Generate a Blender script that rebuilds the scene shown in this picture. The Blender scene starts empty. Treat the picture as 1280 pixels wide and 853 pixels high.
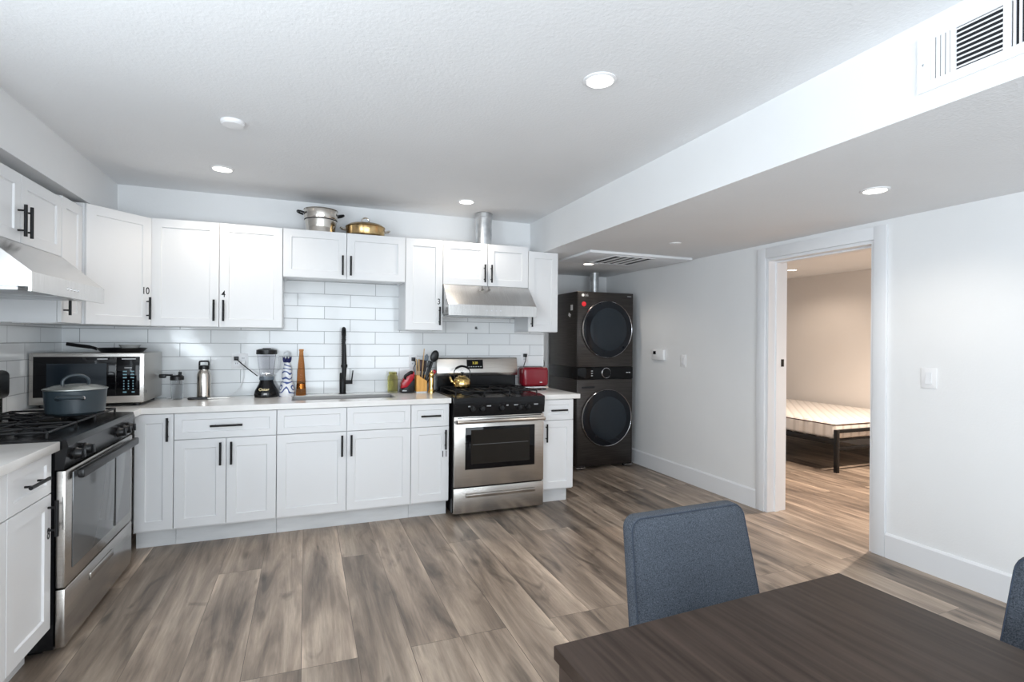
import bpy, bmesh, math, random
from mathutils import Matrix, Vector
random.seed(7)
sc = bpy.context.scene
col = sc.collection
PI = math.pi

# ---------------------------------------------------------------- camera
cd = bpy.data.cameras.new('camera')
cam = bpy.data.objects.new('camera', cd)
col.objects.link(cam)
sc.camera = cam
cd.sensor_fit = 'HORIZONTAL'
cd.sensor_width = 36.0
cd.lens = 36.0 * 657.94 / 1280.0
cd.clip_start = 0.05
yaw, pit, rol = 0.3731, 0.0002, 0.0079
fw = Vector((math.sin(yaw) * math.cos(pit), math.cos(yaw) * math.cos(pit), math.sin(pit)))
rt = Vector((math.cos(yaw), -math.sin(yaw), 0))
up = rt.cross(fw)
r2 = rt * math.cos(rol) + up * math.sin(rol)
u2 = up * math.cos(rol) - rt * math.sin(rol)
M3 = Matrix((r2, u2, -fw)).transposed()
cam.matrix_world = Matrix.Translation((-1.0468, -4.574, 1.3548)) @ M3.to_4x4()

# ---------------------------------------------------------------- world and daylight
w = bpy.data.worlds.new('world')
sc.world = w
w.use_nodes = True
wb = w.node_tree.nodes['Background']
wb.inputs[0].default_value = (0.72, 0.86, 1.0, 1)
wb.inputs[1].default_value = 1.2
sc.view_settings.view_transform = 'Standard'
sc.view_settings.look = 'None'
sc.view_settings.exposure = 0.10
sc.view_settings.gamma = 1.0
sc.view_settings.use_curve_mapping = False
sc.cycles.use_denoising = True
sc.cycles.max_bounces = 10
sc.cycles.diffuse_bounces = 6
sc.cycles.caustics_reflective = False
sc.cycles.caustics_refractive = False
sc.cycles.sample_clamp_indirect = 6.0

def area(name, loc, rot, sx, sy, power, color):
    l = bpy.data.lights.new(name, 'AREA')
    l.shape = 'RECTANGLE'; l.size = sx; l.size_y = sy
    l.energy = power; l.color = color
    o = bpy.data.objects.new(name, l); col.objects.link(o)
    o.location = loc; o.rotation_euler = rot
    return o
# daylight standing in the openings of the windows behind and left of the camera
area('daylight_patio', (-0.55, -6.45, 1.2), (PI / 2 + .34, 0, 0), 3.2, 2.1, 128, (0.86, 0.94, 1.0))
area('daylight_side', (-2.78, -4.05, 1.48), (PI / 2 + .75, 0, -PI / 2), 1.7, 1.2, 80, (0.84, 0.93, 1.0))
CAN_W = 4.6

# ---------------------------------------------------------------- materials
def mat(name, color, rough=0.5, metal=0.0, **k):
    m = bpy.data.materials.new(name); m.use_nodes = True
    b = m.node_tree.nodes['Principled BSDF']
    b.inputs['Base Color'].default_value = (*color, 1)
    b.inputs['Roughness'].default_value = rough
    b.inputs['Metallic'].default_value = metal
    for key, v in k.items():
        b.inputs[key].default_value = v
    return m
def nt(m): return m.node_tree.nodes, m.node_tree.links, m.node_tree.nodes['Principled BSDF']
def noise_var(m, c1, c2, scale, stretch=(1, 1, 1), detail=4, lo=.35, hi=.65, bump=0, bscale=None, bdist=.002):
    N, L, B = nt(m)
    tc = N.new('ShaderNodeTexCoord'); mp = N.new('ShaderNodeMapping'); mp.inputs['Scale'].default_value = stretch
    L.new(tc.outputs['Object'], mp.inputs[0])
    n = N.new('ShaderNodeTexNoise'); n.inputs['Scale'].default_value = scale; n.inputs['Detail'].default_value = detail
    L.new(mp.outputs[0], n.inputs['Vector'])
    r = N.new('ShaderNodeValToRGB')
    r.color_ramp.elements[0].position = lo; r.color_ramp.elements[1].position = hi
    r.color_ramp.elements[0].color = (*c1, 1); r.color_ramp.elements[1].color = (*c2, 1)
    L.new(n.outputs['Fac'], r.inputs[0]); L.new(r.outputs[0], B.inputs['Base Color'])
    if bump:
        n2 = n
        if bscale:
            n2 = N.new('ShaderNodeTexNoise'); n2.inputs['Scale'].default_value = bscale; n2.inputs['Detail'].default_value = 2
            L.new(mp.outputs[0], n2.inputs['Vector'])
        bp = N.new('ShaderNodeBump'); bp.inputs['Strength'].default_value = bump; bp.inputs['Distance'].default_value = bdist
        L.new(n2.outputs['Fac'], bp.inputs['Height']); L.new(bp.outputs[0], B.inputs['Normal'])
    return m

M = {}
M['wall'] = noise_var(mat('wall_paint', (.8, .8, .8), .55), (.79, .795, .80), (.81, .815, .82), 2, bump=.18, bscale=90, bdist=.003)
M['ceil'] = noise_var(mat('ceiling_paint', (.75, .75, .75), .8), (.78, .785, .795), (.80, .805, .815), 2, bump=.4, bscale=85, bdist=.004)
M['bedwall'] = noise_var(mat('bedroom_paint', (.7, .65, .6), .7), (.70, .655, .61), (.72, .675, .63), 2, bump=.15, bscale=90, bdist=.002)
M['trim'] = mat('trim_paint', (.78, .79, .81), .3)
M['cab'] = mat('cabinet_paint', (.78, .785, .795), .32)
M['cabin'] = mat('cabinet_underside', (.66, .62, .56), .6)
M['toe'] = noise_var(mat('toe_kick_laminate', (.6, .6, .6), .5), (.60, .61, .62), (.70, .71, .72), 3, (1, 1, 6))
M['quartz'] = noise_var(mat('white_quartz', (.8, .78, .76), .18), (.80, .78, .755), (.84, .825, .805), 9)
M['steel'] = noise_var(mat('brushed_steel', (.5, .48, .45), .27, 1.0), (.50, .475, .445), (.57, .545, .515), 6, (1, 1, 30), bump=.02, bscale=30)
M['steel_v'] = noise_var(mat('hood_steel', (.55, .53, .5), .22, 1.0), (.60, .585, .57), (.68, .665, .65), 8, (20, 1, 1))
M['galv'] = noise_var(mat('galvanised_steel', (.6, .61, .62), .35, 1.0), (.50, .52, .54), (.72, .73, .74), 14)
M['black'] = mat('black_metal', (.007, .007, .008), .42, **{'Specular IOR Level': .3})
M['enamel'] = mat('black_enamel', (.006, .006, .007), .2, **{'Specular IOR Level': .3})
M['iron'] = mat('cast_iron', (.008, .008, .009), .45, **{'Specular IOR Level': .35})
M['glassdark'] = mat('dark_oven_glass', (.004, .004, .005), .05, **{'Specular IOR Level': .22})
M['ovenglass'] = mat('oven_inner_glass', (.016, .014, .012), .07, **{'Specular IOR Level': .3})
M['greyglass'] = mat('grey_oven_glass', (.16, .165, .17), .09, .35)
M['bsteel'] = noise_var(mat('black_stainless', (.06, .056, .055), .3, .85), (.058, .052, .050), (.082, .075, .071), 4, (1, 1, 30))
M['washglass'] = mat('washer_door_glass', (.006, .008, .012), .06, **{'Specular IOR Level': .3})
M['washglass2'] = mat('washer_bowl_glass', (.014, .020, .027), .1, **{'Specular IOR Level': .35})
M['chrome'] = mat('chrome', (.72, .72, .74), .12, 1.0)
M['white'] = mat('white_plastic', (.82, .82, .83), .35)
M['blackpl'] = mat('black_plastic', (.008, .008, .009), .32, **{'Specular IOR Level': .35})
M['dark'] = mat('dark_void', (.015, .015, .018), .8)
M['redst'] = mat('red_sticker', (.65, .02, .03), .4)
M['toaster'] = mat('red_toaster_enamel', (.22, .008, .018), .18)
M['red'] = mat('red_gloss', (.45, .01, .025), .2)
M['gold'] = mat('polished_brass', (.78, .55, .22), .16, 1.0)
M['copper'] = noise_var(mat('aged_copper', (.5, .35, .18), .24, 1.0), (.42, .28, .13), (.62, .44, .22), 9)
M['stain'] = mat('polished_steel', (.62, .58, .53), .18, 1.0)
M['basin'] = mat('satin_sink_steel', (.34, .33, .32), .38, .9)
M['potblue'] = mat('slate_blue_enamel', (.034, .048, .058), .35)
M['potrim'] = mat('pot_lid_steel', (.42, .44, .42), .25, .8)
M['bamboo'] = noise_var(mat('orange_bamboo', (.6, .3, .08), .4), (.68, .32, .05), (.80, .42, .09), 14, (6, 6, 1))
M['woodlt'] = mat('pale_wood', (.55, .36, .17), .5)
M['wooddk'] = mat('dark_red_wood', (.05, .014, .01), .4)
M['greypl'] = mat('blue_grey_plastic', (.12, .15, .18), .4)
M['led'] = mat('amber_display', (0, 0, 0), .4); 
_n, _l, _b = nt(M['led']); _b.inputs['Emission Color'].default_value = (.9, .75, .1, 1); _b.inputs['Emission Strength'].default_value = .8
M['lamp'] = mat('lamp_lens', (1, 1, 1), .4)
_n, _l, _b = nt(M['lamp']); _b.inputs['Emission Color'].default_value = (1, .93, .82, 1); _b.inputs['Emission Strength'].default_value = 7
M['mattress'] = None
M['label'] = mat('pale_print', (.55, .56, .57), .5)
M['golden_print'] = mat('gold_print', (.75, .65, .4), .4)
M['legend'] = mat('blue_print', (.20, .36, .42), .5)
def glass(name, color, rough=.03, ior=1.45, mixt=.0):
    m = mat(name, color, rough); b = nt(m)[2]
    b.inputs['Transmission Weight'].default_value = 1.0; b.inputs['IOR'].default_value = ior
    return m
M['jar'] = glass('clear_plastic', (.97, .97, .99), .05, 1.12)
M['cup'] = glass('smoky_clear_plastic', (.94, .95, .96), .08, 1.1)
M['olive'] = glass('olive_glass', (.86, .84, .56), .06, 1.12)
M['amber'] = glass('amber_glass', (.72, .33, .12), .06, 1.15)
M['bowlglass'] = glass('cut_clear_glass', (.85, .85, .83), .12, 1.4); nt(M['bowlglass'])[2].inputs['Transmission Weight'].default_value = .45

# floor planks: board index along X, length along Y, every board its own tone and grain
def floor_mat():
    m = mat('wood_plank_floor', (.3, .25, .2), .36); N, L, B = nt(m)
    tc = N.new('ShaderNodeTexCoord'); sp = N.new('ShaderNodeSeparateXYZ'); L.new(tc.outputs['Object'], sp.inputs[0])
    ad = N.new('ShaderNodeMath'); ad.inputs[1].default_value = 1.28 + .225 * 40; L.new(sp.outputs[0], ad.inputs[0])
    ay = N.new('ShaderNodeMath'); ay.inputs[1].default_value = 60; L.new(sp.outputs[1], ay.inputs[0])
    cx = N.new('ShaderNodeCombineXYZ'); L.new(ay.outputs[0], cx.inputs[0]); L.new(ad.outputs[0], cx.inputs[1])
    br = N.new('ShaderNodeTexBrick'); br.offset = .37; br.offset_frequency = 3; br.squash = 1.0
    br.inputs['Color1'].default_value = (0, 0, 0, 1); br.inputs['Color2'].default_value = (1, 1, 1, 1)
    br.inputs['Mortar'].default_value = (.5, .5, .5, 1)
    br.inputs['Scale'].default_value = 1; br.inputs['Brick Width'].default_value = 1.75; br.inputs['Row Height'].default_value = .225
    br.inputs['Mortar Size'].default_value = .0014; br.inputs['Mortar Smooth'].default_value = .2; br.inputs['Bias'].default_value = 0
    L.new(cx.outputs[0], br.inputs['Vector'])
    rnd = N.new('ShaderNodeSeparateColor'); L.new(br.outputs['Color'], rnd.inputs[0])
    # offset the grain by the board's random number
    mu = N.new('ShaderNodeVectorMath'); mu.operation = 'SCALE'; mu.inputs[0].default_value = (37.3, 19.7, 53.1); L.new(rnd.outputs[0], mu.inputs['Scale'])
    av = N.new('ShaderNodeVectorMath'); L.new(tc.outputs['Object'], av.inputs[0]); L.new(mu.outputs[0], av.inputs[1])
    def noise(scale, stretch, detail, rough=.55, dist=0):
        mp = N.new('ShaderNodeMapping'); mp.inputs['Scale'].default_value = stretch; L.new(av.outputs[0], mp.inputs[0])
        n = N.new('ShaderNodeTexNoise'); n.inputs['Scale'].default_value = scale; n.inputs['Detail'].default_value = detail
        n.inputs['Roughness'].default_value = rough; n.inputs['Distortion'].default_value = dist
        L.new(mp.outputs[0], n.inputs['Vector']); return n
    big = noise(1, (4.5, 1.0, 1), 3, .5, .4)
    fine = noise(1, (95, 5.0, 1), 6, .7, .25)
    mid = noise(1, (10, .9, 1), 6, .6, 1.0)
    knot = noise(1, (8, 2.6, 1), 3, .5, .8)
    r1 = N.new('ShaderNodeValToRGB'); e = r1.color_ramp.elements
    e[0].position = .36; e[0].color = (.100, .078, .063, 1); e[1].position = .66; e[1].color = (.48, .39, .31, 1)
    x = e.new(.5); x.color = (.275, .215, .168, 1)
    mx = N.new('ShaderNodeMath'); mx.operation = 'MULTIPLY_ADD'; mx.inputs[1].default_value = .55; L.new(mid.outputs['Fac'], mx.inputs[0])
    m2 = N.new('ShaderNodeMath'); m2.operation = 'MULTIPLY'; m2.inputs[1].default_value = .45; L.new(big.outputs['Fac'], m2.inputs[0]); L.new(m2.outputs[0], mx.inputs[2])
    L.new(mx.outputs[0], r1.inputs[0])
    # fine grain
    rf = N.new('ShaderNodeMapRange'); rf.inputs[1].default_value = .3; rf.inputs[2].default_value = .7; rf.inputs[3].default_value = .78; rf.inputs[4].default_value = 1.16
    L.new(fine.outputs['Fac'], rf.inputs[0])
    # board tone
    rb = N.new('ShaderNodeMapRange'); rb.inputs[3].default_value = .72; rb.inputs[4].default_value = 1.28; L.new(rnd.outputs[0], rb.inputs[0])
    t = N.new('ShaderNodeMath'); t.operation = 'MULTIPLY'; L.new(rf.outputs[0], t.inputs[0]); L.new(rb.outputs[0], t.inputs[1])
    # knots and dark smudges
    rk = N.new('ShaderNodeMapRange'); rk.inputs[1].default_value = .60; rk.inputs[2].default_value = .74; rk.inputs[3].default_value = 1; rk.inputs[4].default_value = .45
    L.new(knot.outputs['Fac'], rk.inputs[0])
    t2 = N.new('ShaderNodeMath'); t2.operation = 'MULTIPLY'; L.new(t.outputs[0], t2.inputs[0]); L.new(rk.outputs[0], t2.inputs[1])
    # small round knots with a dark heart
    vm = N.new('ShaderNodeMapping'); vm.inputs['Scale'].default_value = (5.2, 1.9, 1); L.new(av.outputs[0], vm.inputs[0])
    wob = N.new('ShaderNodeVectorMath'); wob.operation = 'MULTIPLY_ADD'; wob.inputs[1].default_value = (.22, .22, 0); L.new(fine.outputs['Color'], wob.inputs[0]); L.new(vm.outputs[0], wob.inputs[2])
    vo = N.new('ShaderNodeTexVoronoi'); vo.inputs['Scale'].default_value = 1; L.new(wob.outputs[0], vo.inputs['Vector'])
    vk = N.new('ShaderNodeMapRange'); vk.inputs[1].default_value = .03; vk.inputs[2].default_value = .17; vk.inputs[3].default_value = .38; vk.inputs[4].default_value = 1; L.new(vo.outputs['Distance'], vk.inputs[0])
    t2b = N.new('ShaderNodeMath'); t2b.operation = 'MULTIPLY'; L.new(t2.outputs[0], t2b.inputs[0]); L.new(vk.outputs[0], t2b.inputs[1]); t2 = t2b
    # joint
    jf = N.new('ShaderNodeMapRange'); jf.inputs[3].default_value = 1; jf.inputs[4].default_value = .4; L.new(br.outputs['Fac'], jf.inputs[0])
    t3 = N.new('ShaderNodeMath'); t3.operation = 'MULTIPLY'; L.new(t2.outputs[0], t3.inputs[0]); L.new(jf.outputs[0], t3.inputs[1])
    # bevel highlights painted into the colour along the long sides of the boards
    def math_(op, x_, y_=None):
        n_ = N.new('ShaderNodeMath'); n_.operation = op
        for i_, q_ in enumerate((x_, y_)):
            if q_ is None: continue
            if isinstance(q_, (int, float)): n_.inputs[i_].default_value = q_
            else: L.new(q_, n_.inputs[i_])
        return n_.outputs[0]
    pp = math_('PINGPONG', ad.outputs[0], .1125)
    er = N.new('ShaderNodeMapRange'); er.interpolation_type = 'SMOOTHSTEP'; er.inputs[1].default_value = 0; er.inputs[2].default_value = .045; er.inputs[3].default_value = 1; er.inputs[4].default_value = 0
    L.new(pp, er.inputs[0])
    en = N.new('ShaderNodeMapRange'); en.inputs[1].default_value = .42; en.inputs[2].default_value = .62; L.new(big.outputs['Fac'], en.inputs[0])
    ew = math_('MULTIPLY', math_('MULTIPLY', er.outputs[0], en.outputs[0]), .36)
    t4 = N.new('ShaderNodeMath'); t4.operation = 'MULTIPLY'; L.new(t3.outputs[0], t4.inputs[0]); L.new(math_('ADD', ew, 1.0), t4.inputs[1]); t3 = t4
    sv = N.new('ShaderNodeVectorMath'); sv.operation = 'SCALE'; L.new(r1.outputs[0], sv.inputs[0]); L.new(t3.outputs[0], sv.inputs['Scale'])
    L.new(sv.outputs[0], B.inputs['Base Color'])
    rr = N.new('ShaderNodeMapRange'); rr.inputs[3].default_value = .30; rr.inputs[4].default_value = .46; L.new(fine.outputs['Fac'], rr.inputs[0]); L.new(rr.outputs[0], B.inputs['Roughness'])
    bp = N.new('ShaderNodeBump'); bp.inputs['Strength'].default_value = .15; bp.inputs['Distance'].default_value = .002
    L.new(t3.outputs[0], bp.inputs['Height']); L.new(bp.outputs[0], B.inputs['Normal'])
    return m
M['floor'] = floor_mat()

def tile_mat(axis):
    m = mat('subway_tile_' + axis, (.8, .8, .8), .09); N, L, B = nt(m)
    tc = N.new('ShaderNodeTexCoord'); sp = N.new('ShaderNodeSeparateXYZ'); L.new(tc.outputs['Object'], sp.inputs[0])
    a = N.new('ShaderNodeMath'); a.inputs[1].default_value = 1.111 + .4064 * 20 if axis == 'x' else .4064 * 20 + .12
    L.new(sp.outputs[0 if axis == 'x' else 1], a.inputs[0])
    z = N.new('ShaderNodeMath'); z.inputs[1].default_value = -.914 + .1016 * 10; L.new(sp.outputs[2], z.inputs[0])
    cx = N.new('ShaderNodeCombineXYZ'); L.new(a.outputs[0], cx.inputs[0]); L.new(z.outputs[0], cx.inputs[1])
    br = N.new('ShaderNodeTexBrick'); br.offset = .5; br.offset_frequency = 2
    br.inputs['Color1'].default_value = (.78, .80, .81, 1); br.inputs['Color2'].default_value = (.83, .845, .85, 1)
    br.inputs['Mortar'].default_value = (.36, .37, .38, 1); br.inputs['Scale'].default_value = 1
    br.inputs['Brick Width'].default_value = .4064; br.inputs['Row Height'].default_value = .1016
    br.inputs['Mortar Size'].default_value = .0022; br.inputs['Mortar Smooth'].default_value = .1; br.inputs['Bias'].default_value = 0
    L.new(cx.outputs[0], br.inputs['Vector']); L.new(br.outputs['Color'], B.inputs['Base Color'])
    r = N.new('ShaderNodeMapRange'); r.inputs[3].default_value = .08; r.inputs[4].default_value = .8; L.new(br.outputs['Fac'], r.inputs[0]); L.new(r.outputs[0], B.inputs['Roughness'])
    n = N.new('ShaderNodeTexNoise'); n.inputs['Scale'].default_value = 11; n.inputs['Detail'].default_value = 1; L.new(tc.outputs['Object'], n.inputs['Vector'])
    s = N.new('ShaderNodeMath'); s.operation = 'MULTIPLY_ADD'; s.inputs[1].default_value = -.6; L.new(br.outputs['Fac'], s.inputs[0]); L.new(n.outputs['Fac'], s.inputs[2])
    bp = N.new('ShaderNodeBump'); bp.inputs['Strength'].default_value = .25; bp.inputs['Distance'].default_value = .004
    L.new(s.outputs[0], bp.inputs['Height']); L.new(bp.outputs[0], B.inputs['Normal'])
    return m
M['tile_x'] = tile_mat('x'); M['tile_y'] = tile_mat('y')

M['fabric'] = noise_var(mat('blue_grey_woven_fabric', (.08, .1, .14), .95), (.020, .026, .036), (.092, .106, .130), 330, detail=2, lo=.3, hi=.7, bump=.5, bdist=.001)
M['table'] = noise_var(mat('espresso_wood', (.03, .02, .018), .5, **{'Specular IOR Level': .2}), (.022, .0135, .010), (.060, .041, .032), 1, (70, 3.5, 3.5), detail=6, lo=.3, hi=.75, bump=.12)
def mattress_mat():
    m = mat('quilted_fabric', (.8, .76, .7), .85); N, L, B = nt(m)
    tc = N.new('ShaderNodeTexCoord'); mp = N.new('ShaderNodeMapping'); mp.inputs['Rotation'].default_value = (0, 0, PI / 4)
    L.new(tc.outputs['Object'], mp.inputs[0]); ws = []
    for d in ('X', 'Y'):
        wv = N.new('ShaderNodeTexWave'); wv.bands_direction = d; wv.inputs['Scale'].default_value = 3.6; L.new(mp.outputs[0], wv.inputs['Vector']); ws.append(wv)
    mn = N.new('ShaderNodeMath'); mn.operation = 'MINIMUM'; L.new(ws[0].outputs['Fac'], mn.inputs[0]); L.new(ws[1].outputs['Fac'], mn.inputs[1])
    r = N.new('ShaderNodeValToRGB'); r.color_ramp.elements[1].position = .3
    r.color_ramp.elements[0].color = (.62, .58, .54, 1); r.color_ramp.elements[1].color = (.78, .74, .70, 1)
    L.new(mn.outputs[0], r.inputs[0]); L.new(r.outputs[0], B.inputs['Base Color'])
    bp = N.new('ShaderNodeBump'); bp.inputs['Strength'].default_value = .5; bp.inputs['Distance'].default_value = .02
    L.new(mn.outputs[0], bp.inputs['Height']); L.new(bp.outputs[0], B.inputs['Normal'])
    return m
M['mattress'] = mattress_mat()
def ceramic_mat():
    m = mat('painted_ceramic', (.8, .8, .82), .15); N, L, B = nt(m)
    tc = N.new('ShaderNodeTexCoord')
    wv = N.new('ShaderNodeTexWave'); wv.wave_type = 'RINGS'; wv.inputs['Scale'].default_value = 9; wv.inputs['Distortion'].default_value = 7
    wv.inputs['Detail'].default_value = 0; wv.inputs['Detail Scale'].default_value = 1.2
    mp = N.new('ShaderNodeMapping'); mp.inputs['Location'].default_value = (.02, .05, -.07); mp.inputs['Scale'].default_value = (1.6, 1.6, 1.1)
    L.new(tc.outputs['Object'], mp.inputs[0]); L.new(mp.outputs[0], wv.inputs['Vector'])
    r = N.new('ShaderNodeValToRGB'); e = r.color_ramp.elements
    e[0].position = .74; e[0].color = (.82, .83, .86, 1); e[1].position = .84; e[1].color = (.07, .11, .30, 1)
    L.new(wv.outputs['Fac'], r.inputs[0]); L.new(r.outputs[0], B.inputs['Base Color'])
    return m
M['ceramic'] = ceramic_mat()
M['navy'] = mat('navy_glaze', (.015, .02, .10), .2)

# ---------------------------------------------------------------- geometry helpers
class MB:
    def __init__(s): s.bm = bmesh.new(); s.mi = 0
    def _mi(s, fs):
        for f in fs: f.material_index = s.mi
    def box(s, x0, x1, y0, y1, z0, z1, bev=0, seg=2):
        mt = Matrix.Translation(((x0 + x1) / 2, (y0 + y1) / 2, (z0 + z1) / 2)) @ Matrix.Diagonal((abs(x1 - x0), abs(y1 - y0), abs(z1 - z0), 1))
        r = bmesh.ops.create_cube(s.bm, size=1, matrix=mt)
        fs = {f for v in r['verts'] for f in v.link_faces}
        s._mi(fs)
        if bev:
            es = list({e for v in r['verts'] for e in v.link_edges})
            q = bmesh.ops.bevel(s.bm, geom=es, offset=bev, segments=seg, affect='EDGES', profile=.5)
            s._mi(q['faces'])
        return s
    def cyl(s, p0, p1, r0, r1=None, n=20):
        return s.tube([p0, p1], [r0, r0 if r1 is None else r1], n)
    def tube(s, pts, r, n=10, closed=False, caps=True):
        P = [Vector(p) for p in pts]; k = len(P)
        R = r if isinstance(r, (list, tuple)) else [r] * k
        rings = []; prev = None
        for i, p in enumerate(P):
            if closed: t = P[(i + 1) % k] - P[i - 1]
            else: t = P[min(i + 1, k - 1)] - P[max(i - 1, 0)]
            t.normalize()
            if prev is None:
                a = Vector((0, 0, 1)) if abs(t.z) < .9 else Vector((1, 0, 0))
                nx = t.cross(a).normalized()
            else:
                nx = (prev - t * prev.dot(t)).normalized()
            prev = nx; ny = t.cross(nx)
            rings.append([s.bm.verts.new(p + (nx * math.cos(2 * PI * j / n) + ny * math.sin(2 * PI * j / n)) * R[i]) for j in range(n)])
        fs = []
        for i in range(k if closed else k - 1):
            A, Bq = rings[i], rings[(i + 1) % k]
            for j in range(n): fs.append(s.bm.faces.new((A[j], A[(j + 1) % n], Bq[(j + 1) % n], Bq[j])))
        if not closed and caps:
            fs.append(s.bm.faces.new(list(reversed(rings[0])))); fs.append(s.bm.faces.new(rings[-1]))
        s._mi(fs); return s
    def lathe(s, prof, c=(0, 0, 0), n=32, axis='z', sq=(1, 1)):
        rings = []
        def pt(r, h, a):
            x, y = r * math.cos(a) * sq[0], r * math.sin(a) * sq[1]
            v = {'z': (x, y, h), 'y': (x, h, y), 'x': (h, x, y)}[axis]
            return Vector(v) + Vector(c)
        for r, h in prof:
            if r < 1e-6: rings.append([s.bm.verts.new(pt(0, h, 0))])
            else: rings.append([s.bm.verts.new(pt(r, h, 2 * PI * j / n)) for j in range(n)])
        fs = []
        for A, Bq in zip(rings, rings[1:]):
            for j in range(n):
                a0, a1 = A[j % len(A)], A[(j + 1) % len(A)]; b0, b1 = Bq[j % len(Bq)], Bq[(j + 1) % len(Bq)]
                vs = []
                for v in (a0, a1, b1, b0):
                    if v not in vs: vs.append(v)
                if len(vs) > 2: fs.append(s.bm.faces.new(vs))
        s._mi(fs); return s
    def prism(s, poly, a0, a1, plane='xy', bev=0):
        def pt(p, h): return {'xy': (p[0], p[1], h), 'xz': (p[0], h, p[1]), 'yz': (h, p[0], p[1])}[plane]
        A = [s.bm.verts.new(pt(p, a0)) for p in poly]; Bq = [s.bm.verts.new(pt(p, a1)) for p in poly]
        n = len(poly); fs = [s.bm.faces.new(A), s.bm.faces.new(list(reversed(Bq)))]
        for j in range(n): fs.append(s.bm.faces.new((A[j], A[(j + 1) % n], Bq[(j + 1) % n], Bq[j])))
        s._mi(fs)
        if bev:
            es = list({e for f in fs for e in f.edges})
            q = bmesh.ops.bevel(s.bm, geom=es, offset=bev, segments=2, affect='EDGES', profile=.5); s._mi(q['faces'])
        return s
    def ball(s, c, r, sx=1, sy=1, sz=1, n=16):
        mt = Matrix.Translation(c) @ Matrix.Diagonal((sx, sy, sz, 1))
        q = bmesh.ops.create_uvsphere(s.bm, u_segments=n, v_segments=max(6, n // 2), radius=r, matrix=mt)
        s._mi({f for v in q['verts'] for f in v.link_faces}); return s
    def shaker(s, x0, x1, z0, z1, yf, th=.019, fr=.057, rec=.008):
        """a panel whose front face (towards -y) is a flat frame round a recessed centre"""
        fr = min(fr, (x1 - x0) * .3, (z1 - z0) * .32)
        def ring(i, y): return [s.bm.verts.new(p) for p in ((x0 + i, y, z0 + i), (x1 - i, y, z0 + i), (x1 - i, y, z1 - i), (x0 + i, y, z1 - i))]
        b = .0012
        rs = [ring(0, yf + th), ring(0, yf + b), ring(b, yf), ring(fr, yf), ring(fr + .004, yf + rec)]
        fs = [s.bm.faces.new(rs[0])]
        for A, Bq in zip(rs, rs[1:]):
            for j in range(4): fs.append(s.bm.faces.new((A[j], A[(j + 1) % 4], Bq[(j + 1) % 4], Bq[j])))
        fs.append(s.bm.faces.new(list(reversed(rs[-1])))); s._mi(fs); return s
    def move(s, v):
        bmesh.ops.translate(s.bm, verts=s.bm.verts, vec=v); return s
    def xform(s, mt):
        bmesh.ops.transform(s.bm, matrix=mt, verts=s.bm.verts); return s
    def mesh(s, name, mats, angle=35):
        bmesh.ops.recalc_face_normals(s.bm, faces=s.bm.faces)
        me = bpy.data.meshes.new(name); s.bm.to_mesh(me); s.bm.free()
        for m in (mats if isinstance(mats, (list, tuple)) else [mats]): me.materials.append(m)
        me.polygons.foreach_set('use_smooth', [True] * len(me.polygons))
        me.set_sharp_from_angle(angle=math.radians(angle))
        return me

def part(name, mb, mats, parent, label=None, angle=35):
    o = bpy.data.objects.new(name, mb.mesh(name, mats, angle)); col.objects.link(o); o.parent = parent
    if label: o['label'] = label
    return o
def tag(o, label, cat, group=None):
    o['label'] = label; o['category'] = cat
    if group: o['group'] = group
    return o
def thing(name, label, cat, loc=(0, 0, 0), rz=0, group=None):
    o = bpy.data.objects.new(name, None); col.objects.link(o); o.empty_display_size = .05
    o.location = loc; o.rotation_euler = (0, 0, rz)
    return tag(o, label, cat, group)
def single(name, mb, mats, label, cat, loc=(0, 0, 0), rz=0, group=None, angle=35):
    o = part(name, mb, mats, None, angle=angle); o.location = loc; o.rotation_euler = (0, 0, rz)
    return tag(o, label, cat, group)
def struct(name, mb, mats, parent=None):
    o = part(name, mb, mats, parent); o['kind'] = 'structure'; return o
def grow(t, k, kz=None):
    for c in t.children: c.data.transform(Matrix.Diagonal((k, k, kz or k, 1))); grow(c, k, kz)
def copy_tree(o, parent=None):
    c = o.copy(); col.objects.link(c)
    if parent: c.parent = parent
    for ch in list(o.children): copy_tree(ch, c)
    return c
def text(name, body, size, m, parent, loc, rot=(PI / 2, 0, 0), xs=1.0, depth=.0006, bold=0):
    cu = bpy.data.curves.new(name, 'FONT'); cu.body = body; cu.size = size; cu.extrude = depth; cu.align_x = 'CENTER'; cu.align_y = 'CENTER'; cu.offset = bold
    t = bpy.data.objects.new(name + '_curve', cu); col.objects.link(t)
    bpy.context.view_layer.update()
    me = bpy.data.meshes.new_from_object(t.evaluated_get(bpy.context.evaluated_depsgraph_get()))
    bpy.data.objects.remove(t); bpy.data.curves.remove(cu)
    me.materials.clear(); me.materials.append(m)
    me.transform(Matrix.Translation(loc) @ Matrix.Rotation(rot[2], 4, 'Z') @ Matrix.Rotation(rot[0], 4, 'X') @ Matrix.Rotation(rot[1], 4, 'Z') @ Matrix.Diagonal((xs, 1, 1, 1)))
    o = bpy.data.objects.new(name, me); col.objects.link(o); o.parent = parent
    return o
def arc(c, r, a0, a1, n, plane='xz'):
    out = []
    for i in range(n + 1):
        a = a0 + (a1 - a0) * i / n; u, v = r * math.cos(a), r * math.sin(a)
        d = {'xz': (u, 0, v), 'yz': (0, u, v), 'xy': (u, v, 0)}[plane]
        out.append((c[0] + d[0], c[1] + d[1], c[2] + d[2]))
    return out
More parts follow.
